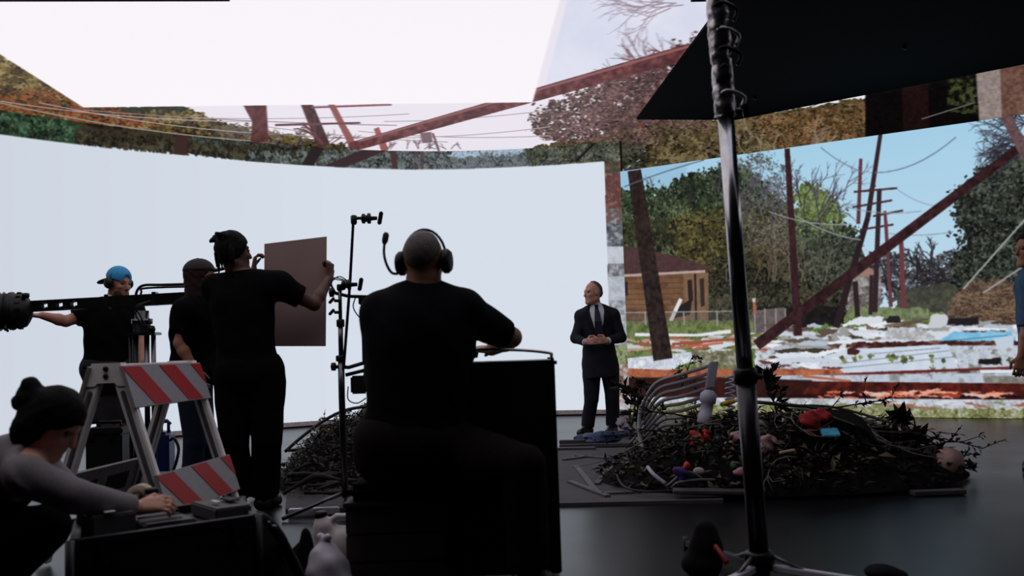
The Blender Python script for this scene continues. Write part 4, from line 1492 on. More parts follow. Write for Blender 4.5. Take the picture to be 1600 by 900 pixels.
# person with long hair and a cap, between the barricade and the man with the board
d = 6.7
J = dict(head=P(314, 434, d), neck=P(306, 472, d), ls=P(330, 488, d + .16), rs=P(291, 490, d - .12),
         le=P(344, 540, d + .2), re=P(281, 536, d - .16), lw=P(350, 580, d + .1), rw=P(303, 578, d - .18),
         pelvis=P(303, 588, d), lh=P(309, 598, d + .09), rh=P(298, 598, d - .07), lk=P(318, 690, d + .05), rk=P(304, 690, d - .07),
         la=P(312, 766, d + .1), ra=P(298, 766, d - .04), lt=P(336, 775, d + .2), rt=P(322, 775, d + .02))
for a in ('la', 'ra'):
    J[a].z = .085
b = Body('person', 'long haired person in a cap and loose black shirt with one bare arm hanging down', J, (.86, .5, .05), scale=.98, girth=.98)
b.build(SKIN_T, (('r', (.45, .05, -1), (.5, .8, 0), (.6, -.3, 0), .4, {}),))
b.shirt(CLOTH_K, inf=.045, sleeve=.66, seed=6, wrinkle=.012, hem=b.J['pelvis'] - Z * .06)
b.trousers(DENIM, inf=.02, seed=7)
b.shoes(LEATHER)


def longhair(S):
    c, f, u, l = b.J['head'], b.hf, b.hu, b.hl
    S.ell(c - f * .045 - u * .07, (.088, .07, .12), (l, f, u), .03)
    S.ell(c - f * .06 - u * .15, (.085, .05, .07), (l, f, u), .03)


b.hair(HAIR_B, longhair, inf=.012, face=.045, low=-.06, wrinkle=.006)
c, f, u, l = b.J['head'], b.hf, b.hu, b.hl
S = Solid()
S.ell(c + u * .045 - f * .012, (.092, .11, .092), (l, f, u), .02)
S.cut(c + u * .05, -u)
S.ell(c + f * .13 + u * .052, (.07, .075, .012), (l, f, u - f * .2), .02)
S.obj('cap', mat('dark_cap_cloth', (40, 32, 32), .9, 0, .2), b.root, .008)

# jib operator in the blue cap
d = 7.6
J = dict(head=P(186, 443, d), neck=P(176, 473, d + .04), ls=P(207, 484, d + .1), rs=P(149, 486, d),
         le=P(222, 530, d + .06), re=P(103, 502, d - .14), lw=P(222, 566, d - .12), rw=P(66, 493, d - .26),
         pelvis=P(170, 580, d), lh=P(186, 590, d + .04), rh=P(158, 590, d), lk=P(186, 665, d - .02), rk=P(164, 665, d - .06),
         la=P(186, 728, d + .05), ra=P(160, 730, d), lt=P(202, 738, d - .1), rt=P(172, 742, d - .18))
for a in ('la', 'ra'):
    J[a].z = .085
b = Body('person', 'bearded man in a bright blue cap and black T-shirt reaching out to the camera', J, (.86, -.47, -.2), scale=1.02, girth=1.12)
b.build(SKIN_T, (('r', (-1, -.25, .05), (0, -.2, 1), (.2, -1, .1), .35, {}), ('l', (.2, -.3, -1), (-.8, .4, 0), (0, -1, 0), .6, {})))
b.shirt(CLOTH_K, inf=.03, sleeve=.7, seed=8, wrinkle=.008)
b.trousers(mat('dark_shorts', (26, 26, 30), .9), 'shorts', inf=.03, frac=.93, seed=9)
b.shoes(LEATHER)
c, f, u, l = b.J['head'], b.hf, b.hu, b.hl
S = Solid()
S.ell(c + f * .035 - u * .072, (.060, .064, .058), (l, f, u), .02)
S.cut(c - u * .038, u)
S.cut(c + f * .088 - u * .075, f * .6 + u * .3)
S.obj('beard', mat('brown_beard', (58, 38, 32), .8, 0, .3, 150), b.root, .006)
b.hair(HAIR_B, inf=.004, face=-.01, low=-.04)
S = Solid()
S.ell(c + u * .046 - f * .012, (.088, .108, .094), (l, f, u), .02)
S.cut(c + u * .034, -u - f * .12)
S.cone(c + f * .1 + u * .05, c + f * .14 + u * .08, .03, .03, .01, op='-')
cap = S.obj('cap', mat('bright_blue_cap', (42, 136, 186), .8, 0, .15), b.root, .007)
S = Solid()
S.ell(c - f * .155 + u * .0, (.062, .085, .012), (l, f + u * .45, u - f * .45), .01)
S.obj('cap_brim', mat('dark_teal_brim', (30, 62, 80), .8), b.root, .006)
headset(b)
S = Solid()
S.ell(b.J['neck'] + b.fr * -.21 - b.sp * .3, (.13, .06, .22), (b.lat, b.fr, b.sp), .04)
S.cone(b.J['rs'] - b.fr * .07 + b.sp * .05, b.J['neck'] - b.fr * .16 - b.sp * .16, .022, .022, .02)
S.cone(b.J['rs'] - b.fr * .08 + b.sp * .05, b.J['rs'] + b.fr * .02 + b.sp * .065, .022, .022, .02)
bp = S.obj('backpack', mat('pale_grey_pack', (150, 156, 166), .85), None, .01, wrinkle=.01)
tag(bp, 'pale grey pack on the back of the man in the blue cap', 'backpack')

# crouching woman with a bun
d = 3.45
J = dict(head=P(84, 662, d), neck=P(44, 707, d + .04), rs=P(42, 742, d - .16), ls=P(40, 706, d + .2),
         re=P(116, 776, d - .14), le=P(112, 776, d + .24), rw=P(214, 794, d + .02), lw=P(190, 803, d + .2),
         pelvis=P(-92, 826, d + .1), rh=P(-90, 848, d - .0), lh=P(-90, 846, d + .22), rk=P(72, 826, d - .02), lk=P(40, 842, d + .3),
         ra=P(-70, 980, d + .05), la=P(-70, 960, d + .28), rt=P(-20, 1000, d), lt=P(-20, 985, d + .2))
for a in ('la', 'ra'):
    J[a].z = .085
b = Body('person', 'crouching woman with a dark hair bun and grey sleeves reaching over the road case', J, (.80, -.06, -.58), (.55, 0, .8), scale=.97)
b.build(SKIN, (('r', (1, .1, .16), (.1, .7, -.8), (.2, .7, .6), .75, dict(thumb_in=.7)), ('l', (1, -.1, .05), (0, -.5, -.8), (.2, -.7, .6), .7, {})), .007)
S = Solid()
b.torso(S, .016)
S.cut(b.J['pelvis'] - b.sp * .05, -b.sp)
S.cone(b.J['neck'] - b.sp * .05, b.J['neck'] + b.sp * .07, .09, .074, .03)
S.cut(b.J['neck'] + b.sp * .075, b.sp)
for sd in 'lr':
    b.arm(S, sd, .019, 1.96)
S.obj('sweater', SWEATER, b.root, .008, wrinkle=.007, seed=10)
S = Solid()
b.torso(S, .03)
S.cut(b.J['pelvis'] - b.sp * .02, -b.sp)
S.cut(b.J['neck'] - b.sp * .10, b.sp)
for sd, sg in (('l', 1), ('r', -1)):
    S.cut(b.J[sd + 's'] - b.lat * .045 * sg, b.lat * sg)
S.obj('vest', CLOTH_K, b.root, .008, wrinkle=.006, seed=11)
b.trousers(CLOTH_K, inf=.03, seed=12)
b.shoes(LEATHER)


def bun(S):
    c, f, u, l = b.J['head'], b.hf, b.hu, b.hl
    S.ell(c - f * .045 - u * .04, (.09, .08, .105), (l, f, u), .03)
    e = P(50, 625, d)
    S.ell(e, (.056, .06, .056), (l, f, u), .012)
    S.ell(P(47, 602, d), (.034, .032, .03), (l, f, u), .02)
    S.ell(P(62, 634, d - .02), (.04, .04, .035), (l, f, u), .012)
    S.ell(P(33, 626, d + .01), (.03, .03, .04), (l, f, u), .01)


b.hair(HAIR_K, bun, inf=.014, face=.085, low=-.05, wrinkle=.005)

# man with a headset on the stool, seen from behind
d = 4.15
J = dict(head=P(663, 410, d), neck=P(662, 458, d - .01), ls=P(600, 490, d + .02), rs=P(722, 487, d),
         le=P(594, 610, d + .06), re=P(799, 527, d + .2), lw=P(640, 650, d + .28), rw=P(768, 546, d + .34),
         pelvis=P(646, 698, d), lh=P(606, 706, d + .05), rh=P(690, 706, d + .05), lk=P(640, 722, d + .5), rk=P(818, 728, d - .22),
         la=P(640, 870, d + .45), ra=P(826, 880, d - .16), lt=P(640, 880, d + .62), rt=P(850, 890, d - .1))
for a in ('la', 'ra'):
    J[a].z = .085
b = Body('person', 'man in dark polo shirt and headset seated with his back turned, elbow on black case', J, (.22, .97, -.02), scale=1.10, girth=1.28)
b.build(SKIN_T, (('r', (-.6, .6, .05), (0, .2, -1), (.3, .9, .2), .5, {}), ('l', (.6, .6, 0), (0, -.2, -1), (0, .8, .2), .5, {})), .008)
b.shirt(mat('black_navy_cloth', (10, 12, 18), 0.95, 0, 0.2, 40, 0.1, spec=0.1), 'polo_shirt', inf=.022, sleeve=.86, seed=13, wrinkle=.007, collar=.045, hem=b.J['pelvis'] - Z * .14)
b.trousers(mat('dark_brown_trousers', (24, 18, 17), .95, spec=.1), 'trousers', inf=.03, seed=14)
b.shoes(LEATHER)
b.hair(HAIR_G, inf=-.002, face=-.02, low=-.06, wrinkle=.002)
headset(b, cup=1.22)
mp = [P(622, 428, d - .0), P(612, 426, d), P(604, 413, d), P(600, 396, d + .02), P(601, 378, d + .04), P(602.5, 366, d + .05)]
bm = bmesh.new()
add_tube(bm, curve_pts(mp, 5), .006, 8)
bmic = bm_obj('microphone_boom', bm, BLACK, b.root, True)
bm = bmesh.new()
add_tube(bm, [P(600.5, 381, d + .04), P(601.5, 376, d + .045), P(603, 367, d + .05), P(604, 363, d + .05)], [.009, .014, .014, .008], 10)
bm_obj('microphone_tip', bm, RUBBER, b.root, True)

# person partly outside the frame on the right
d = 7.0
J = dict(head=P(1608, 391, d), neck=P(1618, 424, d), ls=P(1610, 444, d + .2), rs=P(1612, 446, d - .17),
         le=P(1606, 505, d + .22), re=P(1606, 512, d - .2), lw=P(1597, 556, d + .14), rw=P(1596, 556, d - .2),
         pelvis=P(1626, 570, d), lh=P(1626, 580, d + .09), rh=P(1626, 580, d - .09), lk=P(1628, 660, d + .08), rk=P(1624, 660, d - .1),
         la=P(1632, 725, d + .08), ra=P(1632, 730, d - .1), lt=P(1606, 732, d + .08), rt=P(1606, 738, d - .14))
for a in ('la', 'ra'):
    J[a].z = .085
b = Body('person', 'person in a blue denim shirt cut off at the edge of the frame', J, (-.97, -.2, 0), scale=1.0)
b.build(SKIN_T, (('r', (-.2, 0, -1), (.3, .9, 0), (-1, 0, 0), .45, {}), ('l', (-.2, 0, -1), (.3, -.9, 0), (-1, 0, 0), .45, {})))
b.shirt(DENIM_L, 'denim_shirt', inf=.03, sleeve=.98, seed=15, wrinkle=.01, hem=b.J['pelvis'] - Z * .12)
b.trousers(DENIM, inf=.02, seed=16)
b.shoes(LEATHER)
b.hair(HAIR_B, inf=.012, face=.04, low=-.05)

# ------------------------------------------------------------------ OBJECTS
WHITE_PL = mat('white_painted_plastic', (228, 222, 221), .55, 0, .1, 12)
REDREF = mat('red_reflective_sheet', (168, 26, 30), .45, 0, .1, 40)
GREYREF = mat('grey_white_reflective_sheet', (150, 144, 152), .45, 0, .08, 40)

# striped barricade
A1 = P(170, 566, 4.85); A1.z = 0
ax_ = Vector((.075, .85, 0)); Lb = ax_.length; ax_.normalize()
sv = Vector((ax_.y, -ax_.x, 0))
bar = empty('barricade', tuple(A1 + ax_ * Lb / 2), 'white A-frame barricade with red and white striped boards', 'barricade')
HT = 1.0
for k in (0, 1):
    o = A1 + ax_ * (Lb * k)
    for sg in (-1, 1):
        bm = bmesh.new()
        a = o + sv * (.045 * sg) + Z * (HT - .02); c = o + sv * (.355 * sg)
        dv = (c - a).normalized(); side = dv.cross(ax_).normalized()
        add_box(bm, (a + c) / 2 + Z * .008, side, ax_, dv, .07, .045, (c - a).length - .02, .006)
        bm_obj('leg', bm, WHITE_PL, bar)
        bm = bmesh.new()
        add_box(bm, (a + c) / 2 - side * 0 + ax_ * -.026, side, ax_, dv, .022, .012, (c - a).length - .25, .004)
        bm_obj('leg_rib', bm, mat('grey_recess', (84, 80, 82), .6), bar)
    bm = bmesh.new()
    vs = [o + sv * x + Z * z for x, z in ((-.075, HT), (.075, HT), (.115, HT - .115), (.06, HT - .115), (.045, HT - .10), (-.045, HT - .10), (-.06, HT - .115), (-.115, HT - .115))]
    f0 = [bm.verts.new(v - ax_ * .03) for v in vs]; f1 = [bm.verts.new(v + ax_ * .03) for v in vs]
    bm.faces.new(f0); bm.faces.new(f1[::-1])
    for i in range(8):
        bm.faces.new((f0[i], f1[i], f1[(i + 1) % 8], f0[(i + 1) % 8]))
    bm_obj('apex_plate', bm, WHITE_PL, bar)
    for z in (.028, .065):
        bm = bmesh.new()
        add_lathe(bm, o + Z * (HT - z) - ax_ * .028, -ax_, [(.014, 0), (.014, .008), (.006, .012), (0, .012)], 10)
        bm_obj('bolt', bm, BLACKM, bar, True)
bm = bmesh.new()
add_box(bm, A1 + ax_ * Lb / 2 + Z * (HT - .02), sv, ax_, Z, .10, Lb - .05, .03, .005)
bm_obj('top_rail', bm, WHITE_PL, bar)


def lp(sg, z, out=0.0):
    """offset from the frame's axis along a leg at height z"""
    f = (HT - .02 - z) / (HT - .02)
    return sv * sg * (.045 + .31 * f + .05 + out) + Z * z


for sg, z1, z0, stripes in ((1, .985, .775, True), (1, .44, .235, True), (-1, .985, .775, False), (-1, .44, .235, False)):
    bm = bmesh.new()
    a = A1 + lp(sg, z1) - ax_ * .04; c = A1 + lp(sg, z0) - ax_ * .04
    L = ax_ * (Lb + .08)
    n = (c - a).cross(ax_).normalized() * (-.02 if sg > 0 else .02)
    if n.dot(sv) * sg < 0:
        n = -n
    q = [a, a + L, c + L, c]
    f0 = [bm.verts.new(v - n) for v in q]; f1 = [bm.verts.new(v) for v in q]
    bm.faces.new(f0); bm.faces.new(f1[::-1])
    for i in range(4):
        bm.faces.new((f0[i], f1[i], f1[(i + 1) % 4], f0[(i + 1) % 4]))
    brd = bm_obj('board', bm, GREYREF if stripes else mat('grey_board_back', (120, 114, 114), .7), bar)
    if not stripes:
        for t0 in (.18, .56):
            bm = bmesh.new()
            nn = n.normalized()
            pt4 = [a + L * t + (c - a) * h - n - nn * .001 for t, h in ((t0, .28), (t0 + .26, .28), (t0 + .26, .72), (t0, .72))]
            f0 = [bm.verts.new(v) for v in pt4]; f1 = [bm.verts.new(v - nn * .003) for v in pt4]
            bm.faces.new(f1); bm.faces.new(f0[::-1])
            for i in range(4):
                bm.faces.new((f0[i], f0[(i + 1) % 4], f1[(i + 1) % 4], f1[i]))
            bm_obj('slot', bm, BLACK, brd)
    if stripes:
        for t0, t1 in ((-.45, -.25), (-.02, .19), (.42, .63), (.85, 1.06)):
            bm = bmesh.new()
            sh = .25
            # clip the slanted stripe to the board
            pts = [(t0, 0), (t1, 0), (t1 + sh, 1), (t0 + sh, 1)]

            def clip(pts, lim, s_):
                out = []
                for i in range(len(pts)):
                    p, q2_ = pts[i], pts[(i + 1) % len(pts)]
                    ip, iq = (p[0] - lim) * s_ <= 0, (q2_[0] - lim) * s_ <= 0
                    if ip:
                        out.append(p)
                    if ip != iq:
                        t = (lim - p[0]) / (q2_[0] - p[0])
                        out.append((lim, p[1] + (q2_[1] - p[1]) * t))
                return out
            pts = clip(clip(pts, 1.0, 1), 0.0, -1)
            if len(pts) < 3:
                continue
            pos = lambda t, h, e: a + L * t + (c - a) * (.03 + .94 * h) + n.normalized() * e
            f0 = [bm.verts.new(pos(t, h, .0005)) for t, h in pts]; f1 = [bm.verts.new(pos(t, h, .003)) for t, h in pts]
            bm.faces.new(f1)
            for i in range(len(pts)):
                bm.faces.new((f0[i], f0[(i + 1) % len(pts)], f1[(i + 1) % len(pts)], f1[i]))
            bm_obj('red_stripe', bm, REDREF, brd)

# camera jib
jd = 7.0
jib = empty('camera_jib', tuple(G(222, 781)), 'black camera jib arm with drilled beam on a rod column', 'camera jib')
b0 = P(46, 479, jd); b1 = P(410, 459, jd + .1)
bx = (b1 - b0).normalized(); by = Z.cross(bx).normalized(); bz = bx.cross(by)
bm = bmesh.new()
LB = (b1 - b0).length


def bbox(u0, u1, z0, z1, y0=-.03, y1=.03):
    add_box(bm, b0 + bx * ((u0 + u1) / 2) + bz * ((z0 + z1) / 2) + by * ((y0 + y1) / 2), bx, by, bz, u1 - u0, y1 - y0, z1 - z0)


hu_ = [(71 - 46) * jd / F, (94 - 46) * jd / F, (116 - 46) * jd / F]
bbox(0, .52, .028, .040); bbox(0, .52, -.040, -.028)
prev = 0
for h in hu_:
    bbox(prev, h - .024, -.028, .028)
    for sx_ in (-1, 1):
        for sz_ in (-1, 1):
            bbox(min(sx_ * .011, sx_ * .024) + h, max(sx_ * .011, sx_ * .024) + h, min(sz_ * .012, sz_ * .028), max(sz_ * .012, sz_ * .028))
    prev = h + .024
bbox(prev, .52, -.028, .028)
bbox(.52, LB, -.042, .042, -.035, .035)
bm_obj('beam', bm, BLACKM, jib)
for u in (.56, .9, 1.25):
    bm = bmesh.new()
    add_box(bm, b0 + bx * u + bz * .006, bx, by, bz, .03, .078, .10, .003)
    bm_obj('beam_clamp', bm, STEEL, jib)
tube_obj('pull_bar', curve_pts([P(212, 468, jd - .05), P(214, 455, jd - .05), P(224, 446, jd - .05), P(255, 445, jd - .05), P(330, 443, jd - .05)], 5), .010, BLACKM, jib)
tube_obj('pull_bar', curve_pts([P(220, 468, jd + .05), P(221, 456, jd + .05), P(230, 450, jd + .05), P(330, 447, jd + .05)], 5), .008, BLACKM, jib)
for k in range(2):
    tube_obj('cable', curve_pts([P(236, 470, jd - .06), P(218 - k * 5, 478, jd - .1), P(212 + k * 6, 492, jd - .08), P(226 + k * 4, 512, jd - .07)], 5), .006, RUBBER, jib, 6)
cc = P(222, 500, jd)
bm = bmesh.new()
add_lathe(bm, P(222, 520, jd), Z, [(.06, 0), (.06, .06), (.075, .065), (.075, .1), (.05, .105), (.05, .16)], 20)
bm_obj('pivot_head', bm, STEEL, jib, True)
bm = bmesh.new()
add_box(bm, P(223, 522, jd), X, Y, Z, .23, .14, .02, .004)
bm_obj('top_plate', bm, STEEL, jib)
bm = bmesh.new()
add_lathe(bm, P(237, 519, jd - .04), Z, [(.022, 0), (.028, .02), (.02, .045), (0, .05)], 12)
bm_obj('lock_knob', bm, BLACK, jib, True)
pt = P(223, 523, jd)
for dx, r in ((-.088, .014), (-.05, .02), (.03, .02), (.078, .018)):
    tube_obj('column_rod', [Vector((pt.x + dx, pt.y, pt.z)), Vector((pt.x + dx, pt.y, .16))], r, BLACKM if dx < 0 else STEEL, jib)
bm = bmesh.new()
add_box(bm, (pt.x, pt.y, .16), X, Y, Z, .36, .3, .06, .01)
bm_obj('dolly_base', bm, BLACKM, jib)
for dx in (-.15, .15):
    for dy in (-.12, .12):
        bm = bmesh.new()
        add_lathe(bm, (pt.x + dx - .02, pt.y + dy, .066), X, [(.03, 0), (.065, .004), (.065, .036), (.03, .04)], 16)
        bm_obj('wheel', bm, RUBBER, jib, True)

camo = empty('cinema_camera', tuple(P(10, 486, 6.9)), 'large round black camera lens housing on the end of jib', 'camera')
cx = Vector((-.93, -.32, -.03)).normalized()
c0 = P(46, 485, 6.98)
bm = bmesh.new()
add_lathe(bm, c0, cx, [(.05, -.02), (.09, 0), (.118, .02), (.128, .05), (.128, .09), (.137, .095), (.137, .13), (.130, .135), (.130, .2), (.145, .21), (.145, .36), (.12, .38), (.12, .39)], 36)
bm_obj('lens_housing', bm, BLACK, camo, True)
for h in (.105, .155, .185):
    bm = bmesh.new()
    add_lathe(bm, c0 + cx * h, cx, [(.134, 0), (.1405, .002), (.1405, .009), (.134, .011)], 36)
    bm_obj('focus_ring', bm, BLACKM, camo, True)
for k in range(14):
    t = 2 * math.pi * k / 14
    x_, y_, z_ = frame(cx)
    bm = bmesh.new()
    add_box(bm, c0 + cx * .06 + (x_ * math.cos(t) + y_ * math.sin(t)) * .13, x_ * math.cos(t) + y_ * math.sin(t), cx, cx.cross(x_ * math.cos(t) + y_ * math.sin(t)), .014, .03, .02, .003)
    bm_obj('grip_lug', bm, BLACKM, camo)
bm = bmesh.new()
add_lathe(bm, P(40, 466, 6.9), Z, [(.02, 0), (.026, .01), (.026, .035), (0, .04)], 12)
bm_obj('knob', bm, BLACKM, camo, True)
tube_obj('lever', [P(10, 505, 6.85), P(8, 513, 6.82), P(13, 518, 6.82)], [.014, .012, .008], BLACKM, camo)

# black crate and blue jerry can behind the barricade
ct = empty('equipment_crate', tuple(G(173, 777)), 'black plastic equipment crate on the floor behind the white barricade', 'crate')
p = G(173, 777)
box_obj('body', (p.x, p.y, .24), .26, .3, .48, BLACK, ct, .08, .012)
box_obj('lid', (p.x, p.y, .50), .28, .33, .05, BLACK, ct, .08, .01)
for sx in (-.07, .07):
    box_obj('latch', (p.x + sx, p.y - .165, .46), .04, .014, .05, STEEL, ct, .08, .003)
tube_obj('carry_handle', [Vector((p.x - .08, p.y, .52)), Vector((p.x - .08, p.y, .56)), Vector((p.x + .08, p.y, .56)), Vector((p.x + .08, p.y, .52))], .012, BLACK, ct)

BLUEPL = mat('blue_plastic', (30, 36, 92), .4, 0, .1)
p = G(253, 752)
jc = empty('jerry_can', tuple(p), 'dark blue plastic jerry can behind the striped boards', 'jerry can')
box_obj('body', (p.x, p.y, .21), .17, .24, .41, BLUEPL, jc, .1, .03)
bm = bmesh.new()
for sx in (-.06, 0, .06):
    add_tube(bm, [Vector((p.x + sx, p.y, .40)), Vector((p.x + sx, p.y, .49))], .014, 8)
add_tube(bm, [Vector((p.x - .07, p.y, .49)), Vector((p.x + .05, p.y, .50)), Vector((p.x + .075, p.y, .47))], .017, 8)
bm_obj('handle', bm, BLUEPL, jc, True)
bm = bmesh.new()
add_lathe(bm, (p.x - .03, p.y - .09, .41), Z, [(.03, 0), (.03, .04), (.02, .045), (0, .045)], 14)
bm_obj('cap', bm, BLACK, jc, True)
pp = [P(266, 688, 7.95), P(272, 685, 7.9), P(279, 700, 7.9), P(276, 720, 7.9), G(268, 752), G(290, 756)]
pp[-1].z = pp[-2].z = .012
tag(tube_obj('cable', curve_pts(pp, 6), .012, RUBBER, None, 8, loc=G(280, 754)), 'thick black cable looping down beside the blue jerry can', 'cable')

# road case in front of the crouching woman
FL, FR, BR, BL = G(109, 850, .42), G(404, 808, .42), G(378, 780, .42), G(118, 812, .42)
BL = FL + (BR - FR) * .95
rc = empty('road_case', tuple((FL + BR) / 2 - Z * .42), 'open black road case with metal edges in front of the crouching woman', 'case')


def prism(bm, pts, z0, z1):
    f0 = [bm.verts.new((q.x, q.y, z0)) for q in pts]; f1 = [bm.verts.new((q.x, q.y, z1)) for q in pts]
    bm.faces.new(f0[::-1]); bm.faces.new(f1)
    n = len(pts)
    for i in range(n):
        bm.faces.new((f0[i], f0[(i + 1) % n], f1[(i + 1) % n], f1[i]))


CASEK = mat('black_laminate', (15, 15, 17), .4, 0, .15, 20)
bm = bmesh.new(); prism(bm, [FL, FR, BR, BL], .07, .40); bm_obj('body', bm, CASEK, rc)
cr = [FL, FR, BR, BL]
DALU = mat('worn_dark_aluminium', (96, 94, 98), .4, .8, .2)
for i in range(4):
    a, c = cr[i], cr[(i + 1) % 4]
    dv = (c - a).normalized(); sd = Vector((-dv.y, dv.x, 0))
    bm = bmesh.new(); add_box(bm, (a + c) / 2 + Z * (-.005) + sd * .012, dv, sd, Z, (c - a).length, .03, .03, .003)
    bm_obj('edge_trim', bm, DALU if i in (1, 3) else CASEK, rc)
    bm = bmesh.new(); add_tube(bm, [Vector((a.x, a.y, .06)), Vector((a.x, a.y, .43))], .016, 8)
    bm_obj('corner_post', bm, DALU if i == 2 else CASEK, rc, True)
    w = a * .88 + ((cr[(i + 2) % 4])) * .12
    bm = bmesh.new(); add_lathe(bm, (w.x - .015, w.y, .036), X, [(.015, 0), (.035, .003), (.035, .03), (.015, .033)], 14)
    bm_obj('caster', bm, RUBBER, rc, True)
e1 = (FR - FL); e2 = (BR - FR)
nf = Vector((e1.y, -e1.x, 0)).normalized()
for t in (.17, .87):
    q = FL + e1 * t + nf * .008
    bm = bmesh.new(); add_box(bm, (q.x, q.y, .365), e1.normalized(), nf, Z, .045, .016, .06, .004)
    lt = bm_obj('latch', bm, STEEL, rc)
    bm = bmesh.new(); add_box(bm, (q.x, q.y, .34), e1.normalized(), nf, Z, .018, .03, .02, .003)
    bm_obj('latch_tongue', bm, CHROME, lt)
cat_ = lambda u, v, z=.40: Vector(((FL + e1 * u + e2 * v).x, (FL + e1 * u + e2 * v).y, z))
e1n, e2n = e1.normalized(), e2.normalized()
GREYK = mat('dark_grey_plastic', (66, 63, 66), .55, 0, .15)


def casebox(name, u, v, su, sv_, h, m, label, cat, z=.402, tilt=0):
    o = empty(name, tuple(cat_(u, v, z)), label, cat)
    bm = bmesh.new()
    add_box(bm, cat_(u, v, z + h / 2), e1n, Z.cross(e1n), Z, su, sv_, h, .006)
    bm_obj('body', bm, m, o)
    return o


o = casebox('tool_box', .17, .5, .15, .2, .075, GREYK, 'small grey box with a pale sticker at near corner of road case', 'box')
bm = bmesh.new(); add_box(bm, cat_(.19, .3, .487), e1n, Z.cross(e1n), Z, .035, .025, .002); bm_obj('sticker', bm, WHITE_PL, o)
bm = bmesh.new(); add_box(bm, cat_(.17, .6, .487), e1n, Z.cross(e1n), Z, .07, .03, .004); bm_obj('lid_recess', bm, BLACK, o)
o = casebox('grille_tray', .455, .5, .18, .3, .03, GREYK, 'grey slotted tray lying in the middle of road case', 'tray')
for k in range(4):
    bm = bmesh.new(); add_box(bm, cat_(.455, .2 + k * .2, .442), e1n, Z.cross(e1n), Z, .15, .02, .004); bm_obj('slot', bm, BLACK, o)
o = casebox('battery_charger', .82, .5, .14, .26, .05, GREYK, 'grey charger box with dark socket at far end of road case', 'charger')
bm = bmesh.new(); add_box(bm, cat_(.875, .5, .463), e1n, Z.cross(e1n), Z, .04, .1, .006); bm_obj('socket', bm, BLACK, o)
bm = bmesh.new(); add_box(bm, cat_(.785, .45, .463), e1n, Z.cross(e1n), Z, .016, .06, .006); bm_obj('sticker', bm, WHITE_PL, o)
rl = empty('tape_roll', tuple(P(219, 770, 3.9)), 'beige roll of tape standing on road case beside dark jar', 'tape')
q = cat_(.42, .98, .405)
q = P(219, 766, 3.86); q.z = .41
bm = bmesh.new(); add_lathe(bm, q + Z * .05, Y, [(.025, -.03), (.05, -.03), (.05, .03), (.025, .03), (.025, -.03)], 20)
bm_obj('roll', bm, mat('beige_tape', (176, 154, 136), .7), rl, True)
jr = empty('glass_jar', tuple(P(237, 766, 3.84)), 'small dark jar with a black lid beside the tape roll', 'jar')
q = P(237, 766, 3.82); q.z = .41
bm = bmesh.new(); add_lathe(bm, q, Z, [(.026, 0), (.03, .006), (.03, .06), (.024, .07)], 16)
bm_obj('body', bm, mat('dark_teal_glass', (26, 44, 46), .15), jr, True)
bm = bmesh.new(); add_lathe(bm, q + Z * .07, Z, [(.027, 0), (.027, .018), (0, .02)], 16)
bm_obj('lid', bm, BLACK, jr, True)

# soft black bag and things on the floor next to the case
S = Solid()
c = P(420, 890, 3.95); c.z = .16
S.ell(c, (.085, .15, .16), k=.04); S.ell(c + Vector((.06, .02, -.1)), (.09, .14, .11), k=.04)
S.ell(c + Vector((-.03, 0, .08)), (.06, .1, .12), k=.04)
S.cut((0, 0, .004), (0, 0, -1))
bg = empty('duffel_bag', (c.x, c.y, 0), 'slumped black duffel bag on floor between road case and white jug', 'bag')
S.obj('body', mat('black_nylon', (9, 8, 10), .85, spec=.1), bg, .01, wrinkle=.012)
tube_obj('strap', curve_pts([c + Vector((.06, -.1, .12)), c + Vector((.13, -.08, .02)), c + Vector((.155, -.06, -.08)), c + Vector((.13, -.05, -.16))], 5), .013, RUBBER, bg)
for k in range(3):
    q = P(412 + k * 8, 812 + k * 6, 3.72)
    bm = bmesh.new(); add_lathe(bm, q, -Y, [(.012, 0), (.012, .012), (0, .014)], 10); bm_obj('rivet', bm, STEEL, bg, True)

pj = G(522, 893)
jg = empty('plastic_jug', tuple(pj), 'white plastic jug with a black cap and moulded handle', 'jug')
JW = mat('milky_plastic', (196, 186, 188), .4, 0, .08)
S = Solid()
S.ell((pj.x + .035, pj.y, .09), (.095, .075, .12), k=.02)
S.cone((pj.x - .04, pj.y, .06), (pj.x - .04, pj.y, .2), .055, .05, .03)
S.cone((pj.x + .09, pj.y, .06), (pj.x + .09, pj.y, .15), .055, .05, .03)
S.cone((pj.x - .05, pj.y, .18), (pj.x - .055, pj.y, .245), .04, .028, .02)
S.cone((pj.x - .045, pj.y, .215), (pj.x + .02, pj.y, .25), .016, .016, .01)
S.cone((pj.x + .02, pj.y, .25), (pj.x + .12, pj.y, .25), .016, .016, .008)
S.cone((pj.x + .12, pj.y, .25), (pj.x + .135, pj.y, .15), .016, .02, .01)
S.cut((0, 0, .003), (0, 0, -1))
S.obj('body', JW, jg, .007)
bm = bmesh.new(); add_lathe(bm, (pj.x - .056, pj.y, .25), Z, [(.03, 0), (.03, .026), (.02, .03), (0, .03)], 16); bm_obj('cap', bm, BLACK, jg, True)

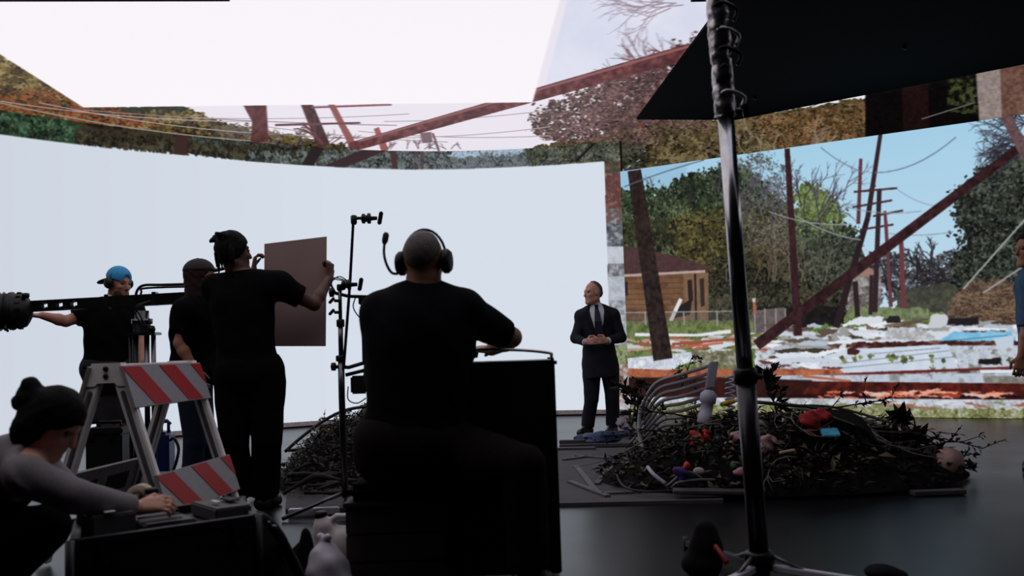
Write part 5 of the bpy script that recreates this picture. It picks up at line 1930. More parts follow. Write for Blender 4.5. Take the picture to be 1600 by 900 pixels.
pb = G(514, 935)
S = Solid()
S.ell((pb.x, pb.y, .085), (.092, .085, .115), k=.03); S.ell((pb.x + .03, pb.y, .04), (.085, .075, .06), k=.03)
S.ell((pb.x - .01, pb.y, .14), (.07, .065, .085), k=.03)
S.cone((pb.x - .012, pb.y, .2), (pb.x - .016, pb.y, .235), .03, .012, .03)
S.cone((pb.x - .016, pb.y, .235), (pb.x - .032, pb.y + .01, .25), .011, .014, .006); S.cone((pb.x - .016, pb.y, .235), (pb.x + .004, pb.y - .01, .252), .011, .013, .006)
S.cut((0, 0, .003), (0, 0, -1))
bgm = mat('thin_white_polythene', (198, 190, 204), .35, 0, .06)
o = S.obj('plastic_bag', bgm, None, .006, wrinkle=.008, wfreq=26)
tag(o, 'knotted translucent white plastic bag in front of the white jug', 'plastic bag')
S = Solid(); q = G(470, 930)
S.ell((q.x, q.y, .1), (.055, .07, .12), k=.02); S.ell((q.x + .025, q.y, .19), (.03, .05, .09), k=.02); S.cut((0, 0, .003), (0, 0, -1))
tag(S.obj('pouch', mat('black_nylon', (9, 8, 10), .85, spec=.1), None, .008, wrinkle=.006), 'small upright black pouch left of the plastic bag', 'pouch')

# stool and black cabinet of the seated man
sx0, sy0 = P(628, 850, 4.25).x, P(628, 850, 4.25).y
st = empty('stool', (sx0, sy0, 0), 'dark wooden box seat with black cushion under the man with headset', 'stool')
WOODK = mat('dark_stained_wood', (34, 23, 18), .6, 0, .3, 8, .2)
for k in range(3):
    box_obj('plank', (sx0, sy0 - .17, .06 + k * .118), .43, .02, .112, WOODK, st, 0, .003)
    box_obj('plank', (sx0, sy0 + .17, .06 + k * .118), .43, .02, .112, WOODK, st, 0, .003)
for sg in (-1, 1):
    box_obj('side_panel', (sx0 + sg * .205, sy0, .178), .02, .32, .35, WOODK, st, 0, .003)
box_obj('seat_panel', (sx0, sy0, .363), .45, .38, .02, WOODK, st, 0, .004)
box_obj('cushion', (sx0, sy0, .41), .42, .36, .075, CLOTH_K, st, 0, .025)
FRt = P(866.5, 562, 4.2)
cw, cd, chh = .52, .42, FRt.z - .03
ccx, ccy = FRt.x - cw / 2, FRt.y + cd / 2
cb = empty('equipment_cabinet', (ccx, ccy, 0), 'tall black equipment cabinet under the elbow of the man with headset', 'cabinet')
box_obj('body', (ccx, ccy, .03 + chh / 2), cw, cd, chh, CASEK, cb, 0, .006)
box_obj('front_panel', (ccx, ccy - cd / 2 - .003, .03 + chh / 2), cw - .07, .012, chh - .08, BLACK, cb, 0, .003)
for sx in (-1, 1):
    for sy in (-1, 1):
        bm = bmesh.new(); add_lathe(bm, (ccx + sx * .2 - .015, ccy + sy * .17, .03), X, [(.01, 0), (.028, .004), (.028, .028), (.01, .032)], 14)
        bm_obj('caster', bm, RUBBER, cb, True)
        bm = bmesh.new(); add_box(bm, (ccx + sx * (cw / 2 - .01), ccy + sy * (cd / 2 - .01), FRt.z - .012), X, Y, Z, .04, .04, .04, .012)
        bm_obj('corner_cap', bm, BLACKM, cb)
rz = FRt.z
tube_obj('top_rail', curve_pts([Vector((FRt.x - .012, FRt.y + .03, rz - .05)), Vector((FRt.x - .012, FRt.y + .03, rz + .012)), Vector((FRt.x - .03, FRt.y + .035, rz + .032)), Vector((FRt.x - .2, FRt.y + .05, rz + .05)), Vector((FRt.x - .43, FRt.y + .05, rz + .05)), Vector((FRt.x - .46, FRt.y + .05, rz - .01))], 6), .007, ALU, cb)
box_obj('latch', (ccx, ccy - cd / 2 - .012, .6), .05, .014, .06, BLACKM, cb, 0, .004)

# grip stand (C-stand) with arm, knuckles and monitor bracket
sd_ = 6.1
g0 = P(540, 800, sd_)
cs = empty('grip_stand', (g0.x, g0.y, 0), 'slim metal grip stand with knuckles and a thin raised arm', 'stand')
q0 = Vector((g0.x, g0.y, .1)); q1 = P(534, 620, sd_); q2_ = P(532, 505, sd_); q3_ = P(531, 448, sd_)
tube_obj('lower_tube', [q0, q1, P(533, 560, sd_)], .021, STEEL, cs, 12)
tube_obj('middle_tube', [P(533, 565, sd_), q2_], .016, STEEL, cs, 12)
tube_obj('upper_tube', [q2_, q3_], .012, STEEL, cs, 12)
for y, r, h in ((505, .026, .05), (560, .03, .04), (449, .024, .04)):
    q = P(532, y, sd_)
    bm = bmesh.new(); add_lathe(bm, q - Z * h / 2, Z, [(r * .8, 0), (r, .006), (r, h - .006), (r * .8, h)], 14); bm_obj('collar', bm, BLACKM, cs, True)
for y in (470, 488):
    a = P(531, y, sd_)
    bm = bmesh.new()
    add_tube(bm, [a, a + Vector((-.03, -.02, .0))], .01, 8); add_box(bm, a + Vector((-.048, -.02, .002)), Vector((.7, 0, .7)), Y, Vector((-.7, 0, .7)), .05, .014, .02, .004)
    bm_obj('tightening_knob', bm, BLACKM, cs)


def knuckle(c, name='grip_head', k=1.0):
    bm = bmesh.new()
    add_lathe(bm, c - X * .03 * k, X, [(.018 * k, 0), (.032 * k, .006 * k), (.032 * k, .022 * k), (.022 * k, .026 * k), (.022 * k, .036 * k), (.034 * k, .04 * k), (.034 * k, .058 * k), (.014 * k, .062 * k), (.012 * k, .1 * k)], 16)
    h = bm_obj(name, bm, BLACKM, cs, True)
    bm = bmesh.new()
    add_box(bm, c + X * .09 * k, Vector((.2, 0, 1)).normalized(), Y, Vector((1, 0, -.2)).normalized(), .085 * k, .022 * k, .026 * k, .006)
    bm_obj('wing_handle', bm, BLACKM, h)


knuckle(P(541, 445, sd_ - .03))
knuckle(P(572, 341.5, sd_ - .03))
tube_obj('arm', [P(553, 336, sd_ - .03), P(552, 345, sd_ - .03), P(547, 440, sd_ - .03), P(537, 575, sd_ - .02)], .0095, STEEL, cs, 8)
bm = bmesh.new(); add_lathe(bm, P(553, 351, sd_ - .03), Z, [(.014, 0), (.02, .01), (.02, .055), (.012, .06)], 12); bm_obj('arm_end', bm, BLACKM, cs, True)
tube_obj('arm_pin', [P(553, 341, sd_ - .03), P(566, 341, sd_ - .03)], .01, BLACKM, cs, 8)
tube_obj('cross_arm', [P(520, 457, sd_), P(545, 463, sd_), P(590, 464, sd_)], .011, BLACKM, cs, 8)
bm = bmesh.new(); add_lathe(bm, P(514, 457, sd_), X, [(.01, 0), (.03, .006), (.03, .03), (.012, .034)], 12); bm_obj('arm_knob', bm, BLACKM, cs, True)
box_obj('cable_box', P(573, 469, sd_), .10, .05, .055, BLACK, cs, 0, .005)
tube_obj('cable', curve_pts([P(556, 463, sd_), P(552, 480, sd_), P(562, 496, sd_), P(574, 500, sd_)], 5), .004, RUBBER, cs, 6)
for k in range(3):
    tube_obj('cable', curve_pts([P(545, 440, sd_ + .02), P(530 - 6 * k, 432 + 2 * k, sd_ + .03), P(518 - 2 * k, 442, sd_), P(524, 456, sd_)], 5), .004, RUBBER, cs, 6)
tube_obj('monitor_arm', [P(521, 573, sd_), P(545, 574, sd_), P(572, 566, sd_)], .012, BLACKM, cs, 8)
tube_obj('monitor_arm', [P(540, 586, sd_), P(572, 578, sd_)], .012, BLACKM, cs, 8)
bm = bmesh.new(); add_lathe(bm, P(517, 573, sd_), X, [(.012, 0), (.026, .005), (.026, .03), (.012, .034)], 12); bm_obj('arm_knob', bm, BLACKM, cs, True)
box_obj('battery', P(561, 601, sd_), .10, .06, .115, BLACK, cs, 0, .01)
tube_obj('cable', curve_pts([P(544, 604, sd_), P(544, 624, sd_), P(558, 630, sd_), P(572, 622, sd_)], 5), .004, RUBBER, cs, 6)
box_obj('monitor', P(583, 545, sd_), .14, .05, .26, BLACK, cs, 0, .03)
for a in (100, 215, 330):
    dv = Vector((math.cos(math.radians(a)), math.sin(math.radians(a)), 0))
    tube_obj('leg', [q0 + Z * .03, q0 + dv * .12 + Z * .0, Vector((q0.x, q0.y, .016)) + dv * .42], .013, STEEL, cs, 8)

# tall rolling stand on the right
hd = 4.0
hub = P(1187, 880, hd)
tp = P(1117, -40, hd + .05)
dirv = (tp - hub).normalized()
rs = empty('rolling_stand', (hub.x, hub.y, 0), 'tall leaning metal rolling stand in front of the debris heap', 'stand')
at = lambda y: hub + dirv * ((880 - y) / 920 * (tp - hub).length)
GUN = mat('gunmetal_tube', (176, 174, 178), .2, 1.0, .1)
bm = bmesh.new(); add_tube(bm, [at(898), at(590)], .041, 20); bm_obj('lower_tube', bm, mat('dark_steel_tube', (60, 58, 62), .3, .9, .1), rs, True)
bm = bmesh.new(); add_tube(bm, [at(600), at(170)], .034, 20); bm_obj('middle_tube', bm, GUN, rs, True)
bm = bmesh.new(); add_tube(bm, [at(180), at(-260)], .029, 20); bm_obj('upper_tube', bm, GUN, rs, True)
for y, r in ((592, .05), (176, .042)):
    bm = bmesh.new(); add_lathe(bm, at(y) - dirv * .03, dirv, [(r * .8, 0), (r, .01), (r, .06), (r * .8, .07)], 18); bm_obj('collar', bm, BLACKM, rs, True)
    bm = bmesh.new(); add_tube(bm, [at(y), at(y) + X * .07], .012, 8); add_box(bm, at(y) + X * .085, dirv, Y, X, .06, .016, .024, .004); bm_obj('tightening_knob', bm, BLACKM, rs)
# crumpled tape wrapped round the top
rr = random.Random(2)
bm = bmesh.new()
yy = np.linspace(185, -60, 46)
for k, (ya, yb) in enumerate(zip(yy, yy[1:])):
    pass
rings = []
x_, y_, z_ = frame(dirv)
for k, ya in enumerate(yy):
    rings.append([bm.verts.new(at(ya) + (x_ * math.cos(t) + y_ * math.sin(t)) * (.036 + .012 * vnoise(np.array(k * .55), np.array(i * .9), 3) + .007 * rr.random())) for i, t in enumerate(np.linspace(0, 2 * math.pi, 14, endpoint=False))])
for a, c in zip(rings, rings[1:]):
    for k in range(14):
        bm.faces.new((a[k], a[(k + 1) % 14], c[(k + 1) % 14], c[k]))
TAPE = mat('crumpled_silver_black_tape', (150, 146, 148), .25, 1.0, .98, 14, .6)
bm_obj('tape_wrap', bm, TAPE, rs, True)
for ya, ox in ((60, .03), (118, -.028), (158, .034), (20, .03), (90, .032)):
    bm = bmesh.new()
    add_tube(bm, curve_pts([at(ya) - X * .035, at(ya - 10) + Y * -.045, at(ya - 4) + X * (.05 + ox), at(ya + 14) + X * (.05 + ox * .5)], 4), .009, 6)
    bm_obj('cable_tie', bm, ALU if ya in (158, 60) else BLACKM, rs, True)
bm = bmesh.new(); add_lathe(bm, at(890), dirv, [(.05, 0), (.062, .01), (.062, .07), (.05, .08)], 20); bm_obj('hub', bm, BLACKM, rs, True)
base = Vector((hub.x, hub.y, 0))
for nm, (ex, ey) in (('a', (1065, 945)), ('b', (1420, 920)), ('c', (1072, 848))):
    e = G(ex, ey, .03)
    s0 = at(884)
    dv = (e - s0).normalized()
    s0 = s0 + dv * .05
    bm = bmesh.new(); sdv = dv.cross(Z).normalized(); add_box(bm, (s0 + e) / 2, dv, sdv, dv.cross(sdv) * -1, (e - s0).length, .035, .028, .004)
    lg = bm_obj('leg', bm, mat('worn_steel_bar', (222, 218, 230), .5, .5, .05) if nm != 'c' else DALU, rs)
    bm = bmesh.new(); add_lathe(bm, Vector((e.x - .015, e.y, .031)), X, [(.014, 0), (.03, .003), (.03, .027), (.014, .03)], 14); bm_obj('caster_wheel', bm, RUBBER, lg, True)
    bm = bmesh.new(); add_tube(bm, [s0 + Z * .06 - dv * .03, (s0 * .72 + e * .28)], .009, 8); bm_obj('brace', bm, DALU, rs, True)
S = Solid()
c = P(1103, 880, 4.15)
S.ell((c.x, c.y, .1), (.075, .1, .11), k=.03); S.ell((c.x - .02, c.y, .05), (.085, .12, .055), k=.03); S.ell((c.x + .005, c.y, .2), (.045, .05, .04), k=.03)
S.cut((0, 0, .003), (0, 0, -1))
sb = empty('sandbag', (c.x, c.y, 0), 'black sandbag with red strap at the foot of the rolling stand', 'sandbag')
S.obj('body', mat('black_nylon', (9, 8, 10), .85, spec=.1), sb, .008, wrinkle=.008)
tube_obj('red_strap', curve_pts([P(1116, 852, 4.08), P(1127, 866, 4.03), P(1136, 880, 4.0)], 4), .011, mat('red_webbing', (150, 26, 30), .6), sb, 8)
S = Solid()
c = P(1375, 905, 3.98)
S.ell((c.x, c.y, .03), (.06, .08, .03), k=.03); S.ell((c.x + .05, c.y, .015), (.06, .07, .022), k=.03); S.cut((0, 0, .003), (0, 0, -1))
tag(S.obj('sandbag', mat('black_nylon', (9, 8, 10), .85, spec=.1), None, .01, wrinkle=.008), 'small black sandbag lying over the outer leg of rolling stand', 'sandbag')

# dark batten at the ceiling's near edge (top of the picture)
for (xa, xb, lab) in ((-300, 358, 'black batten across the top over the jib'), (1080, 1112, 'black batten across the top above the tall stand')):
    a, c = P(xa, 0, 7.6), P(xb, -1, 7.6)
    m_ = (a + c) / 2
    o = empty('hanging_batten', tuple(m_), lab, 'batten')
    tube_obj('pipe', [a + Z * .02, c + Z * .02], .035, BLACKM, o, 10)
    for q in (a * .8 + c * .2, a * .2 + c * .8):
        tube_obj('hanger', [q + Z * .03, Vector((q.x, q.y, ZC))], .008, BLACKM, o, 6)

hp_ = curve_pts([P(398, 806, 3.7), P(412, 810, 3.72), P(432, 830, 3.75), P(452, 866, 3.8), P(470, 905, 3.85), P(486, 945, 3.85)], 6)
hp_[-1].z = max(hp_[-1].z, .02)
tag(tube_obj('black_hose', hp_, .02, RUBBER, None, 10, loc=G(478, 940)), 'thick black hose arching from road case down to the floor', 'hose')

# ------------------------------------------------------------------ stage mat and storm debris
MATK = mat('dark_rubber_mat', (58, 54, 57), .8, 0, .3, 6, .3)
mt = empty('stage_mat', tuple(G(900, 745)), 'flat dark grey mat on the floor under the debris and behind the suited man', 'mat')
cn = [G(446, 801), G(1130, 786), G(1130, 700), G(455, 712)]
bm = bmesh.new(); prism(bm, cn, .0, .022); bm_obj('sheet', bm, MATK, mt)
a, c = G(452, 803, .015), G(531, 799.5, .015)
bm = bmesh.new(); dv = (c - a).normalized(); add_box(bm, (a + c) / 2 + Z * .012 - Y * .02, dv, Z.cross(dv), Z, (c - a).length, .05, .045, .006)
bm_obj('edge_strip', bm, mat('pale_edge_metal', (215, 212, 220), .35, .7, .05), mt)
# low platform boards at the back edge of the mat
plank_lab = ['thin weathered plank closest to the suited man\'s shoes', 'longest weathered plank running under the blue tarp', 'weathered plank at the front of the stack beside the cabinet', 'thin weathered plank behind the suited man\'s shoes']
for k, (xa, ya, xb, yb, w) in enumerate(((874, 686, 960, 684, .05), (874, 693, 990, 690, .04), (872, 698, 930, 697, .06), (905, 678, 965, 676, .04))):
    a, c = G(xa, ya, .05), G(xb, yb, .05)
    bm = bmesh.new(); dv = (c - a).normalized(); add_box(bm, (a + c) / 2 - Z * (.03 - .002 * k), dv, Z.cross(dv), Z, (c - a).length, w * 2, .035, .004)
    tag(bm_obj('plank', bm, mat('weathered_grey_board', (60, 56, 59), .8, 0, .25, 10, .2), None, False, (a + c) / 2 - Z * .05), plank_lab[k], 'plank', 'planks at the back of the mat')
# slats lying on the mat
SLATM = mat('grey_slat', (88, 84, 86), .7, 0, .2, 12)
slat_spots = ((900, 728, 932, 768), (962, 722, 932, 756), (880, 718, 925, 712), (950, 748, 1000, 752), (890, 752, 950, 775), (900, 712, 960, 716), (940, 771, 1000, 768), (985, 735, 1010, 760))
slat_lab = ['grey slat lying aslant by the black cabinet, crossed by a shorter one', 'grey slat lying aslant in the middle of the dark mat', 'short grey slat near the back of the mat beside the cabinet', 'grey slat lying across the mat in front of the heap', 'long grey slat nearest the cabinet at the front of the mat', 'grey slat behind the others toward the suited man', 'grey slat along the front edge of the mat', 'grey slat next to the black cable before the heap']
for k, (xa, ya, xb, yb) in enumerate(slat_spots):
    a, c = G(xa, ya, .03), G(xb, yb, .03)
    bm = bmesh.new(); dv = (c - a).normalized(); add_box(bm, (a + c) / 2 + Z * (.0), dv, Z.cross(dv), Z, (c - a).length, .045, .014, .003)
    tag(bm_obj('slat', bm, SLATM, None, False, (a + c) / 2 - Z * .007), slat_lab[k], 'slat', 'loose slats on the mat')

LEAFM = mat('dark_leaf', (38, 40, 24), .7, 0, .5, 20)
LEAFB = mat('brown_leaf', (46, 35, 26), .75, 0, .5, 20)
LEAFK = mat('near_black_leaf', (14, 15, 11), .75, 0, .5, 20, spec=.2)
BARK = mat('dark_bark', (26, 20, 18), .85, 0, .4, 30, .4)
BARK2 = mat('grey_dead_wood', (92, 84, 80), .85, 0, .3, 30, .3)
CABLE = mat('grey_cable', (96, 92, 96), .5, 0, .2)


def leaf(bm, p, d, n, L, w):
    d = Vector(d).normalized(); s_ = d.cross(n)
    if s_.length < 1e-3:
        s_ = d.cross(X)
    s_.normalize(); n = s_.cross(d)
    a = bm.verts.new(p); m1 = bm.verts.new(p + d * L * .45 + s_ * w * .5 + n * L * .12); m2 = bm.verts.new(p + d * L * .45 - s_ * w * .5 + n * L * .12)
    mm = bm.verts.new(p + d * L * .5 + n * L * .03); t = bm.verts.new(p + d * L - n * L * .08)
    bm.faces.new((a, m1, mm)); bm.faces.new((m1, t, mm)); bm.faces.new((a, mm, m2)); bm.faces.new((mm, t, m2))


def rv(rr, k=1.0):
    return Vector((rr.uniform(-1, 1), rr.uniform(-1, 1), rr.uniform(-1, 1))) * k


def height_mound(cx_, cy_, rx, ry, h, seed, pw=1.0):
    def f(x, y):
        q = ((x - cx_) / rx) ** 2 + ((y - cy_) / ry) ** 2
        if q >= 1:
            return 0.0
        n = float(fbm(np.array(x * 3.1), np.array(y * 3.1), seed, 3))
        return max(0, h * (1 - q) ** pw * (.45 + 1.1 * n))
    return f


def mound(name, f, cx_, cy_, rx, ry, m, label, cat, n=44):
    bm = bmesh.new()
    g = [[None] * (n + 1) for _ in range(n + 1)]
    for i in range(n + 1):
        for j in range(n + 1):
            a = (i / n) * 2 - 1; c = (j / n) * 2 - 1
            # square to disc
            x = a * math.sqrt(1 - c * c / 2); y = c * math.sqrt(1 - a * a / 2)
            px, py = cx_ + x * rx, cy_ + y * ry
            g[i][j] = bm.verts.new((px, py, f(px, py) + .024))
    for i in range(n):
        for j in range(n):
            bm.faces.new((g[i][j], g[i + 1][j], g[i + 1][j + 1], g[i][j + 1]))
    o = bm_obj(name, bm, m, None, True, (cx_, cy_, 0))
    return tag(o, label, cat, kind='stuff')


def scatter(name, f, cx_, cy_, rx, ry, n, m, label, seed, L=(.05, .11), lift=.05):
    rr = random.Random(seed)
    bm = bmesh.new()
    for k in range(n):
        t = rr.uniform(0, 2 * math.pi); r = math.sqrt(rr.random()) * 1.02
        x, y = cx_ + math.cos(t) * r * rx, cy_ + math.sin(t) * r * ry
        l = rr.uniform(*L)
        leaf(bm, Vector((x, y, f(x, y) + .03 + rr.random() * lift)), Vector((rr.uniform(-1, 1), rr.uniform(-1, 1), rr.uniform(-.1, .5))), Z + rv(rr, .5), l, l * rr.uniform(.3, .5))
    o = bm_obj(name, bm, m, None, False, (cx_, cy_, 0))
    return tag(o, label, 'leaves', kind='stuff')


# prototypes of leafy branches, copied into place
def make_branch(seed, L, nl, m_leaf, m_bark, label, group, r0=.014, leaf_l=(.05, .10), side=6):
    rr = random.Random(seed)
    root = empty('fallen_branch', (0, 0, 0), label, 'branch', group)
    bm = bmesh.new(); lf = bmesh.new()
    pts = [Vector((0, 0, 0))]
    d = Vector((1, 0, 0))
    for k in range(7):
        d = (d + rv(rr, .25)).normalized(); pts.append(pts[-1] + d * L / 7)
    add_tube(bm, pts, [r0 * (1 - .11 * k) for k in range(8)], 6)
    twigs = [pts]
    for k in range(side):
        i = rr.randint(1, 6); p = pts[i]
        d2 = (d + rv(rr, 1.1)).normalized(); l2 = L * rr.uniform(.15, .4)
        tw = [p, p + d2 * l2 * .5, p + (d2 + rv(rr, .35)).normalized() * l2]
        add_tube(bm, tw, [r0 * .5, r0 * .38, r0 * .2], 5); twigs.append(tw)
    for k in range(nl):
        tw = rr.choice(twigs[1:] if len(twigs) > 1 and rr.random() < .8 else twigs)
        i = rr.randint(0, len(tw) - 2); p = tw[i].lerp(tw[i + 1], rr.random())
        l = rr.uniform(*leaf_l)
        leaf(lf, p, (tw[i + 1] - tw[i]).normalized() + rv(rr, .9), Z + rv(rr, .6), l, l * .45)
    bm_obj('stem', bm, m_bark, root, True)
    if nl:
        o = bm_obj('leaves', lf, m_leaf, root, False); o['kind'] = 'stuff'
    else:
        lf.free()
    return root


def copy_tree(o, loc, rot, sc):
    c = o.copy(); COL.objects.link(c)
    for ch in o.children:
        d = ch.copy(); COL.objects.link(d); d.parent = c
    c.location = loc; c.rotation_euler = rot; c.scale = (sc,) * 3
    return c


# right hand heap
hx, hy = P(1215, 735, 7.1).x, 7.15
HX, HY = 1.32, 1.05
fR = height_mound(hx, hy, HX, HY, .34, 21, .8)
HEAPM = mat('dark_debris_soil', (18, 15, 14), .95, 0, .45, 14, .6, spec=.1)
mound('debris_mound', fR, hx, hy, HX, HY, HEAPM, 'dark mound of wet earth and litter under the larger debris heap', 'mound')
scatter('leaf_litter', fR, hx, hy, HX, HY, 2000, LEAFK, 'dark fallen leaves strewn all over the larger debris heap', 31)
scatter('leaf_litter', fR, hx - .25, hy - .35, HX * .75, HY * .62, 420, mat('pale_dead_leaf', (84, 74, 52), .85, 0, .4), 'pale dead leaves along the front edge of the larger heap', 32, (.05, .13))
bp1 = make_branch(1, 1.0, 46, LEAFK, BARK, 'dark leafy branch lying in the larger debris heap', 'leafy branches in the larger heap')
bp2 = make_branch(2, .8, 34, LEAFM, BARK, 'dark leafy branch lying in the larger debris heap', 'leafy branches in the larger heap')
dead = make_branch(3, 1.1, 0, LEAFK, BARK2, 'bare grey stick lying in the larger debris heap', 'bare sticks in the larger heap', .011, side=4)
rr = random.Random(12)


def place(protos, n, f, cx_, cy_, rx, ry, up=(.0, .35), sc=(.6, 1.1), zoff=.05):
    used = set()
    for k in range(n):
        t = rr.uniform(0, 2 * math.pi); r = math.sqrt(rr.random()) * .9
        x, y = cx_ + math.cos(t) * r * rx, cy_ + math.sin(t) * r * ry
        p = protos[k % len(protos)]
        loc = (x, y, f(x, y) + zoff + rr.random() * .05)
        rot = (rr.uniform(-.4, .4), -rr.uniform(*up), rr.uniform(0, 6.28))
        s_ = rr.uniform(*sc)
        if p.name not in used:
            used.add(p.name); p.location = loc; p.rotation_euler = rot; p.scale = (s_,) * 3
        else:
            copy_tree(p, loc, rot, s_)


place([bp1, bp2], 22, fR, hx - .1, hy, HX * .72, HY * .75, (-.05, .3), (.45, .8))
place([dead], 44, fR, hx - .15, hy, HX * .72, HY * .8, (-.05, .22), (.4, .8))


def sprig(px, py, d, h, lean, label, seed, nl=44, m=LEAFK, sc=1.0, pyb=None, leaf_l=(.05, .10)):
    """upright leafy sprig standing in the debris"""
    r_ = make_branch(seed, h, nl, m, BARK, label, None, .010, leaf_l, 7)
    r_.name = 'leafy_sprig'; r_['category'] = 'plant'
    r_.location = P(px, py, d); r_.rotation_euler = (0, -math.pi / 2 + lean, rr.uniform(-.5, .5)); r_.scale = (sc,) * 3
    return r_


sprig(1425, 712, 6.9, .34, .1, 'upright dark leafy sprig at the outer end of debris heap', 51, 60, LEAFK, 1.1, None, (.08, .15))
sprig(1440, 716, 6.9, .24, -.5, 'short leafy sprig leaning outward beside the fallen log', 52, 40, LEAFK, 1, None, (.07, .13))
sprig(1478, 745, 6.6, .20, .25, 'small sprig rising over the pale cut end of the log', 53, 26, LEAFK, .9, None, (.06, .11))
sprig(1496, 722, 6.6, .16, .9, 'small drooping sprig at the very tip of the log', 54, 20, LEAFK, .7, None, (.05, .09))
sprig(985, 668, 8.3, .46, .05, 'tall dark leafy sprig beside the suited man', 55, 46, LEAFK, 1, None, (.07, .13))
sprig(1008, 664, 8.1, .42, -.2, 'dark leafy sprig next to the bent slat rack', 56, 44, LEAFK, 1, None, (.07, .13))
sprig(978, 700, 8.3, .26, .5, 'low leafy sprig at the suited man\'s shoe', 57, 26, LEAFM)
sprig(1062, 610, 7.9, .34, .5, 'thin sprig of small leaves over top of the bent slat rack', 58, 40, LEAFK, 1, None, (.02, .045))
sprig(1090, 612, 7.9, .3, -.3, 'thin sprig of small leaves above the white drain pipe', 59, 40, LEAFK, 1, None, (.02, .045))
sprig(1215, 650, 7.7, .36, -.35, 'bushy dark sprig just beyond the rolling stand', 60, 70, LEAFK, 1, None, (.07, .13))
sprig(1380, 705, 7.0, .2, .2, 'low dark sprig in the middle of the outer heap', 61, 30)

# fan of bent slats
SL = mat('grey_bent_plastic', (150, 148, 154), .45, .1, .15, 8)
fanr = empty('bent_slat_rack', tuple(P(1040, 700, 7.3) - Z * 0), 'fan of bent grey slats sticking up out of the debris heap', 'rack')
ribs = []
for k in range(9):
    t = k / 8
    l0 = (1000 + 5 * math.sin(t * 3), 640 + 62 * t); r0_ = (1108 - 6 * t, 572 + 92 * t)
    m1 = (l0[0] + 24 + 8 * t, l0[1] - 40 + 14 * t); m2 = (l0[0] + 62, r0_[1] + 14 - 4 * t)
    dd = 7.2 + .012 * k
    pts = curve_pts([P(l0[0], l0[1], dd + .1), P(m1[0], m1[1], dd), P(m2[0], m2[1], dd - .05), P(r0_[0], r0_[1], dd + .05)], 5)
    bm = bmesh.new()
    n = len(pts)
    w = .026
    rings = []
    for i, p in enumerate(pts):
        tdir = (pts[min(n - 1, i + 1)] - pts[max(0, i - 1)]).normalized()
        nn = tdir.cross(Y).normalized()
        rings.append([bm.verts.new(p + nn * w * a + Y * .007 * c_) for a, c_ in ((-.5, -1), (.5, -1), (.5, 1), (-.5, 1))])
    for a, c_ in zip(rings, rings[1:]):
        for i in range(4):
            bm.faces.new((a[i], a[(i + 1) % 4], c_[(i + 1) % 4], c_[i]))
    bm.faces.new(rings[0][::-1]); bm.faces.new(rings[-1])
    bm_obj('slat', bm, SL, fanr, True)
tube_obj('side_rail', curve_pts([P(1002, 634, 7.3), P(999, 660, 7.3), P(1001, 690, 7.25), P(1012, 718, 7.15)], 5), .016, SL, fanr, 8)
tube_obj('side_rail', curve_pts([P(1110, 566, 7.3), P(1106, 610, 7.3), P(1100, 665, 7.3), P(1096, 705, 7.2)], 5), .012, SL, fanr, 8)

# white drain pipe
PIPEM = mat('pale_grey_pvc', (158, 156, 170), .5, 0, .1, 10)
pp_ = empty('drain_pipe', tuple(P(1100, 700, 7.0)), 'pale corrugated drain pipe with collar standing in the debris heap', 'pipe')
ax0, ax1 = P(1096, 690, 7.0), P(1108, 612, 7.05)
dv = (ax1 - ax0).normalized()
bm = bmesh.new(); prof = []
for k in range(15):
    prof += [(.034, k * .012), (.042, k * .012 + .004), (.042, k * .012 + .008)]
add_lathe(bm, ax0 - dv * .06, dv, prof, 18); bm_obj('corrugated_section', bm, PIPEM, pp_, True)
bm = bmesh.new(); add_lathe(bm, ax0 + dv * .13, dv, [(.05, 0), (.055, .01), (.055, .07), (.045, .085), (.045, .15), (.06, .16), (.06, .22), (.03, .25), (0, .25)], 20); bm_obj('collar', bm, PIPEM, pp_, True)
bm = bmesh.new(); c = P(1112, 586, 7.05); add_box(bm, c, Vector((1, .2, .1)).normalized(), Vector((-.2, 1, 0)).normalized(), dv, .075, .02, .2, .008); bm_obj('spout', bm, PIPEM, pp_)
# ribbed hose
hz0, hz1 = P(1140, 628, 7.2), P(1141, 586, 7.2)
hs = empty('ribbed_hose', tuple(P(1140, 640, 7.2)), 'short grey coiled spring hose standing behind the pale pipe', 'hose')
hp = []
for k in range(90):
    t = k / 89; a = t * 2 * math.pi * 7
    hp.append(hz0.lerp(hz1, t) + Vector((math.cos(a), math.sin(a), 0)) * .032 - Z * .08 * (1 - t))
tube_obj('coil', hp, .009, PIPEM, hs, 6)
ys = empty('yellow_stick', tuple(P(1140, 630, 7.1)), 'bright yellow stick with a white tip lying on top of debris', 'stick')
tube_obj('body', [P(1127, 632, 7.05), P(1146, 626, 7.1)], .017, mat('bright_yellow_plastic', (196, 170, 30), .5), ys, 8)
tube_obj('tip', [P(1146, 626, 7.1), P(1153, 625, 7.12)], .016, WHITE_PL, ys, 8)


def clump(name, px, py, d, rad, m, label, cat, seed, kind=None):
    rr2 = random.Random(seed)
    S = Solid(); c = P(px, py, d)
    for k in range(7):
        S.ell(c + Vector((rr2.uniform(-.6, .6) * rad[0], rr2.uniform(-.5, .5) * rad[1], rr2.uniform(-.55, .55) * rad[2])), (rad[0] * rr2.uniform(.35, .6), rad[1] * rr2.uniform(.35, .6), rad[2] * rr2.uniform(.35, .6)), k=.02)
    o = S.obj(name, m, None, max(.006, min(rad) * .09), wrinkle=min(rad) * .3, wfreq=min(40, 4.0 / max(rad)), seed=seed)
    tag(o, label, cat)
    return o


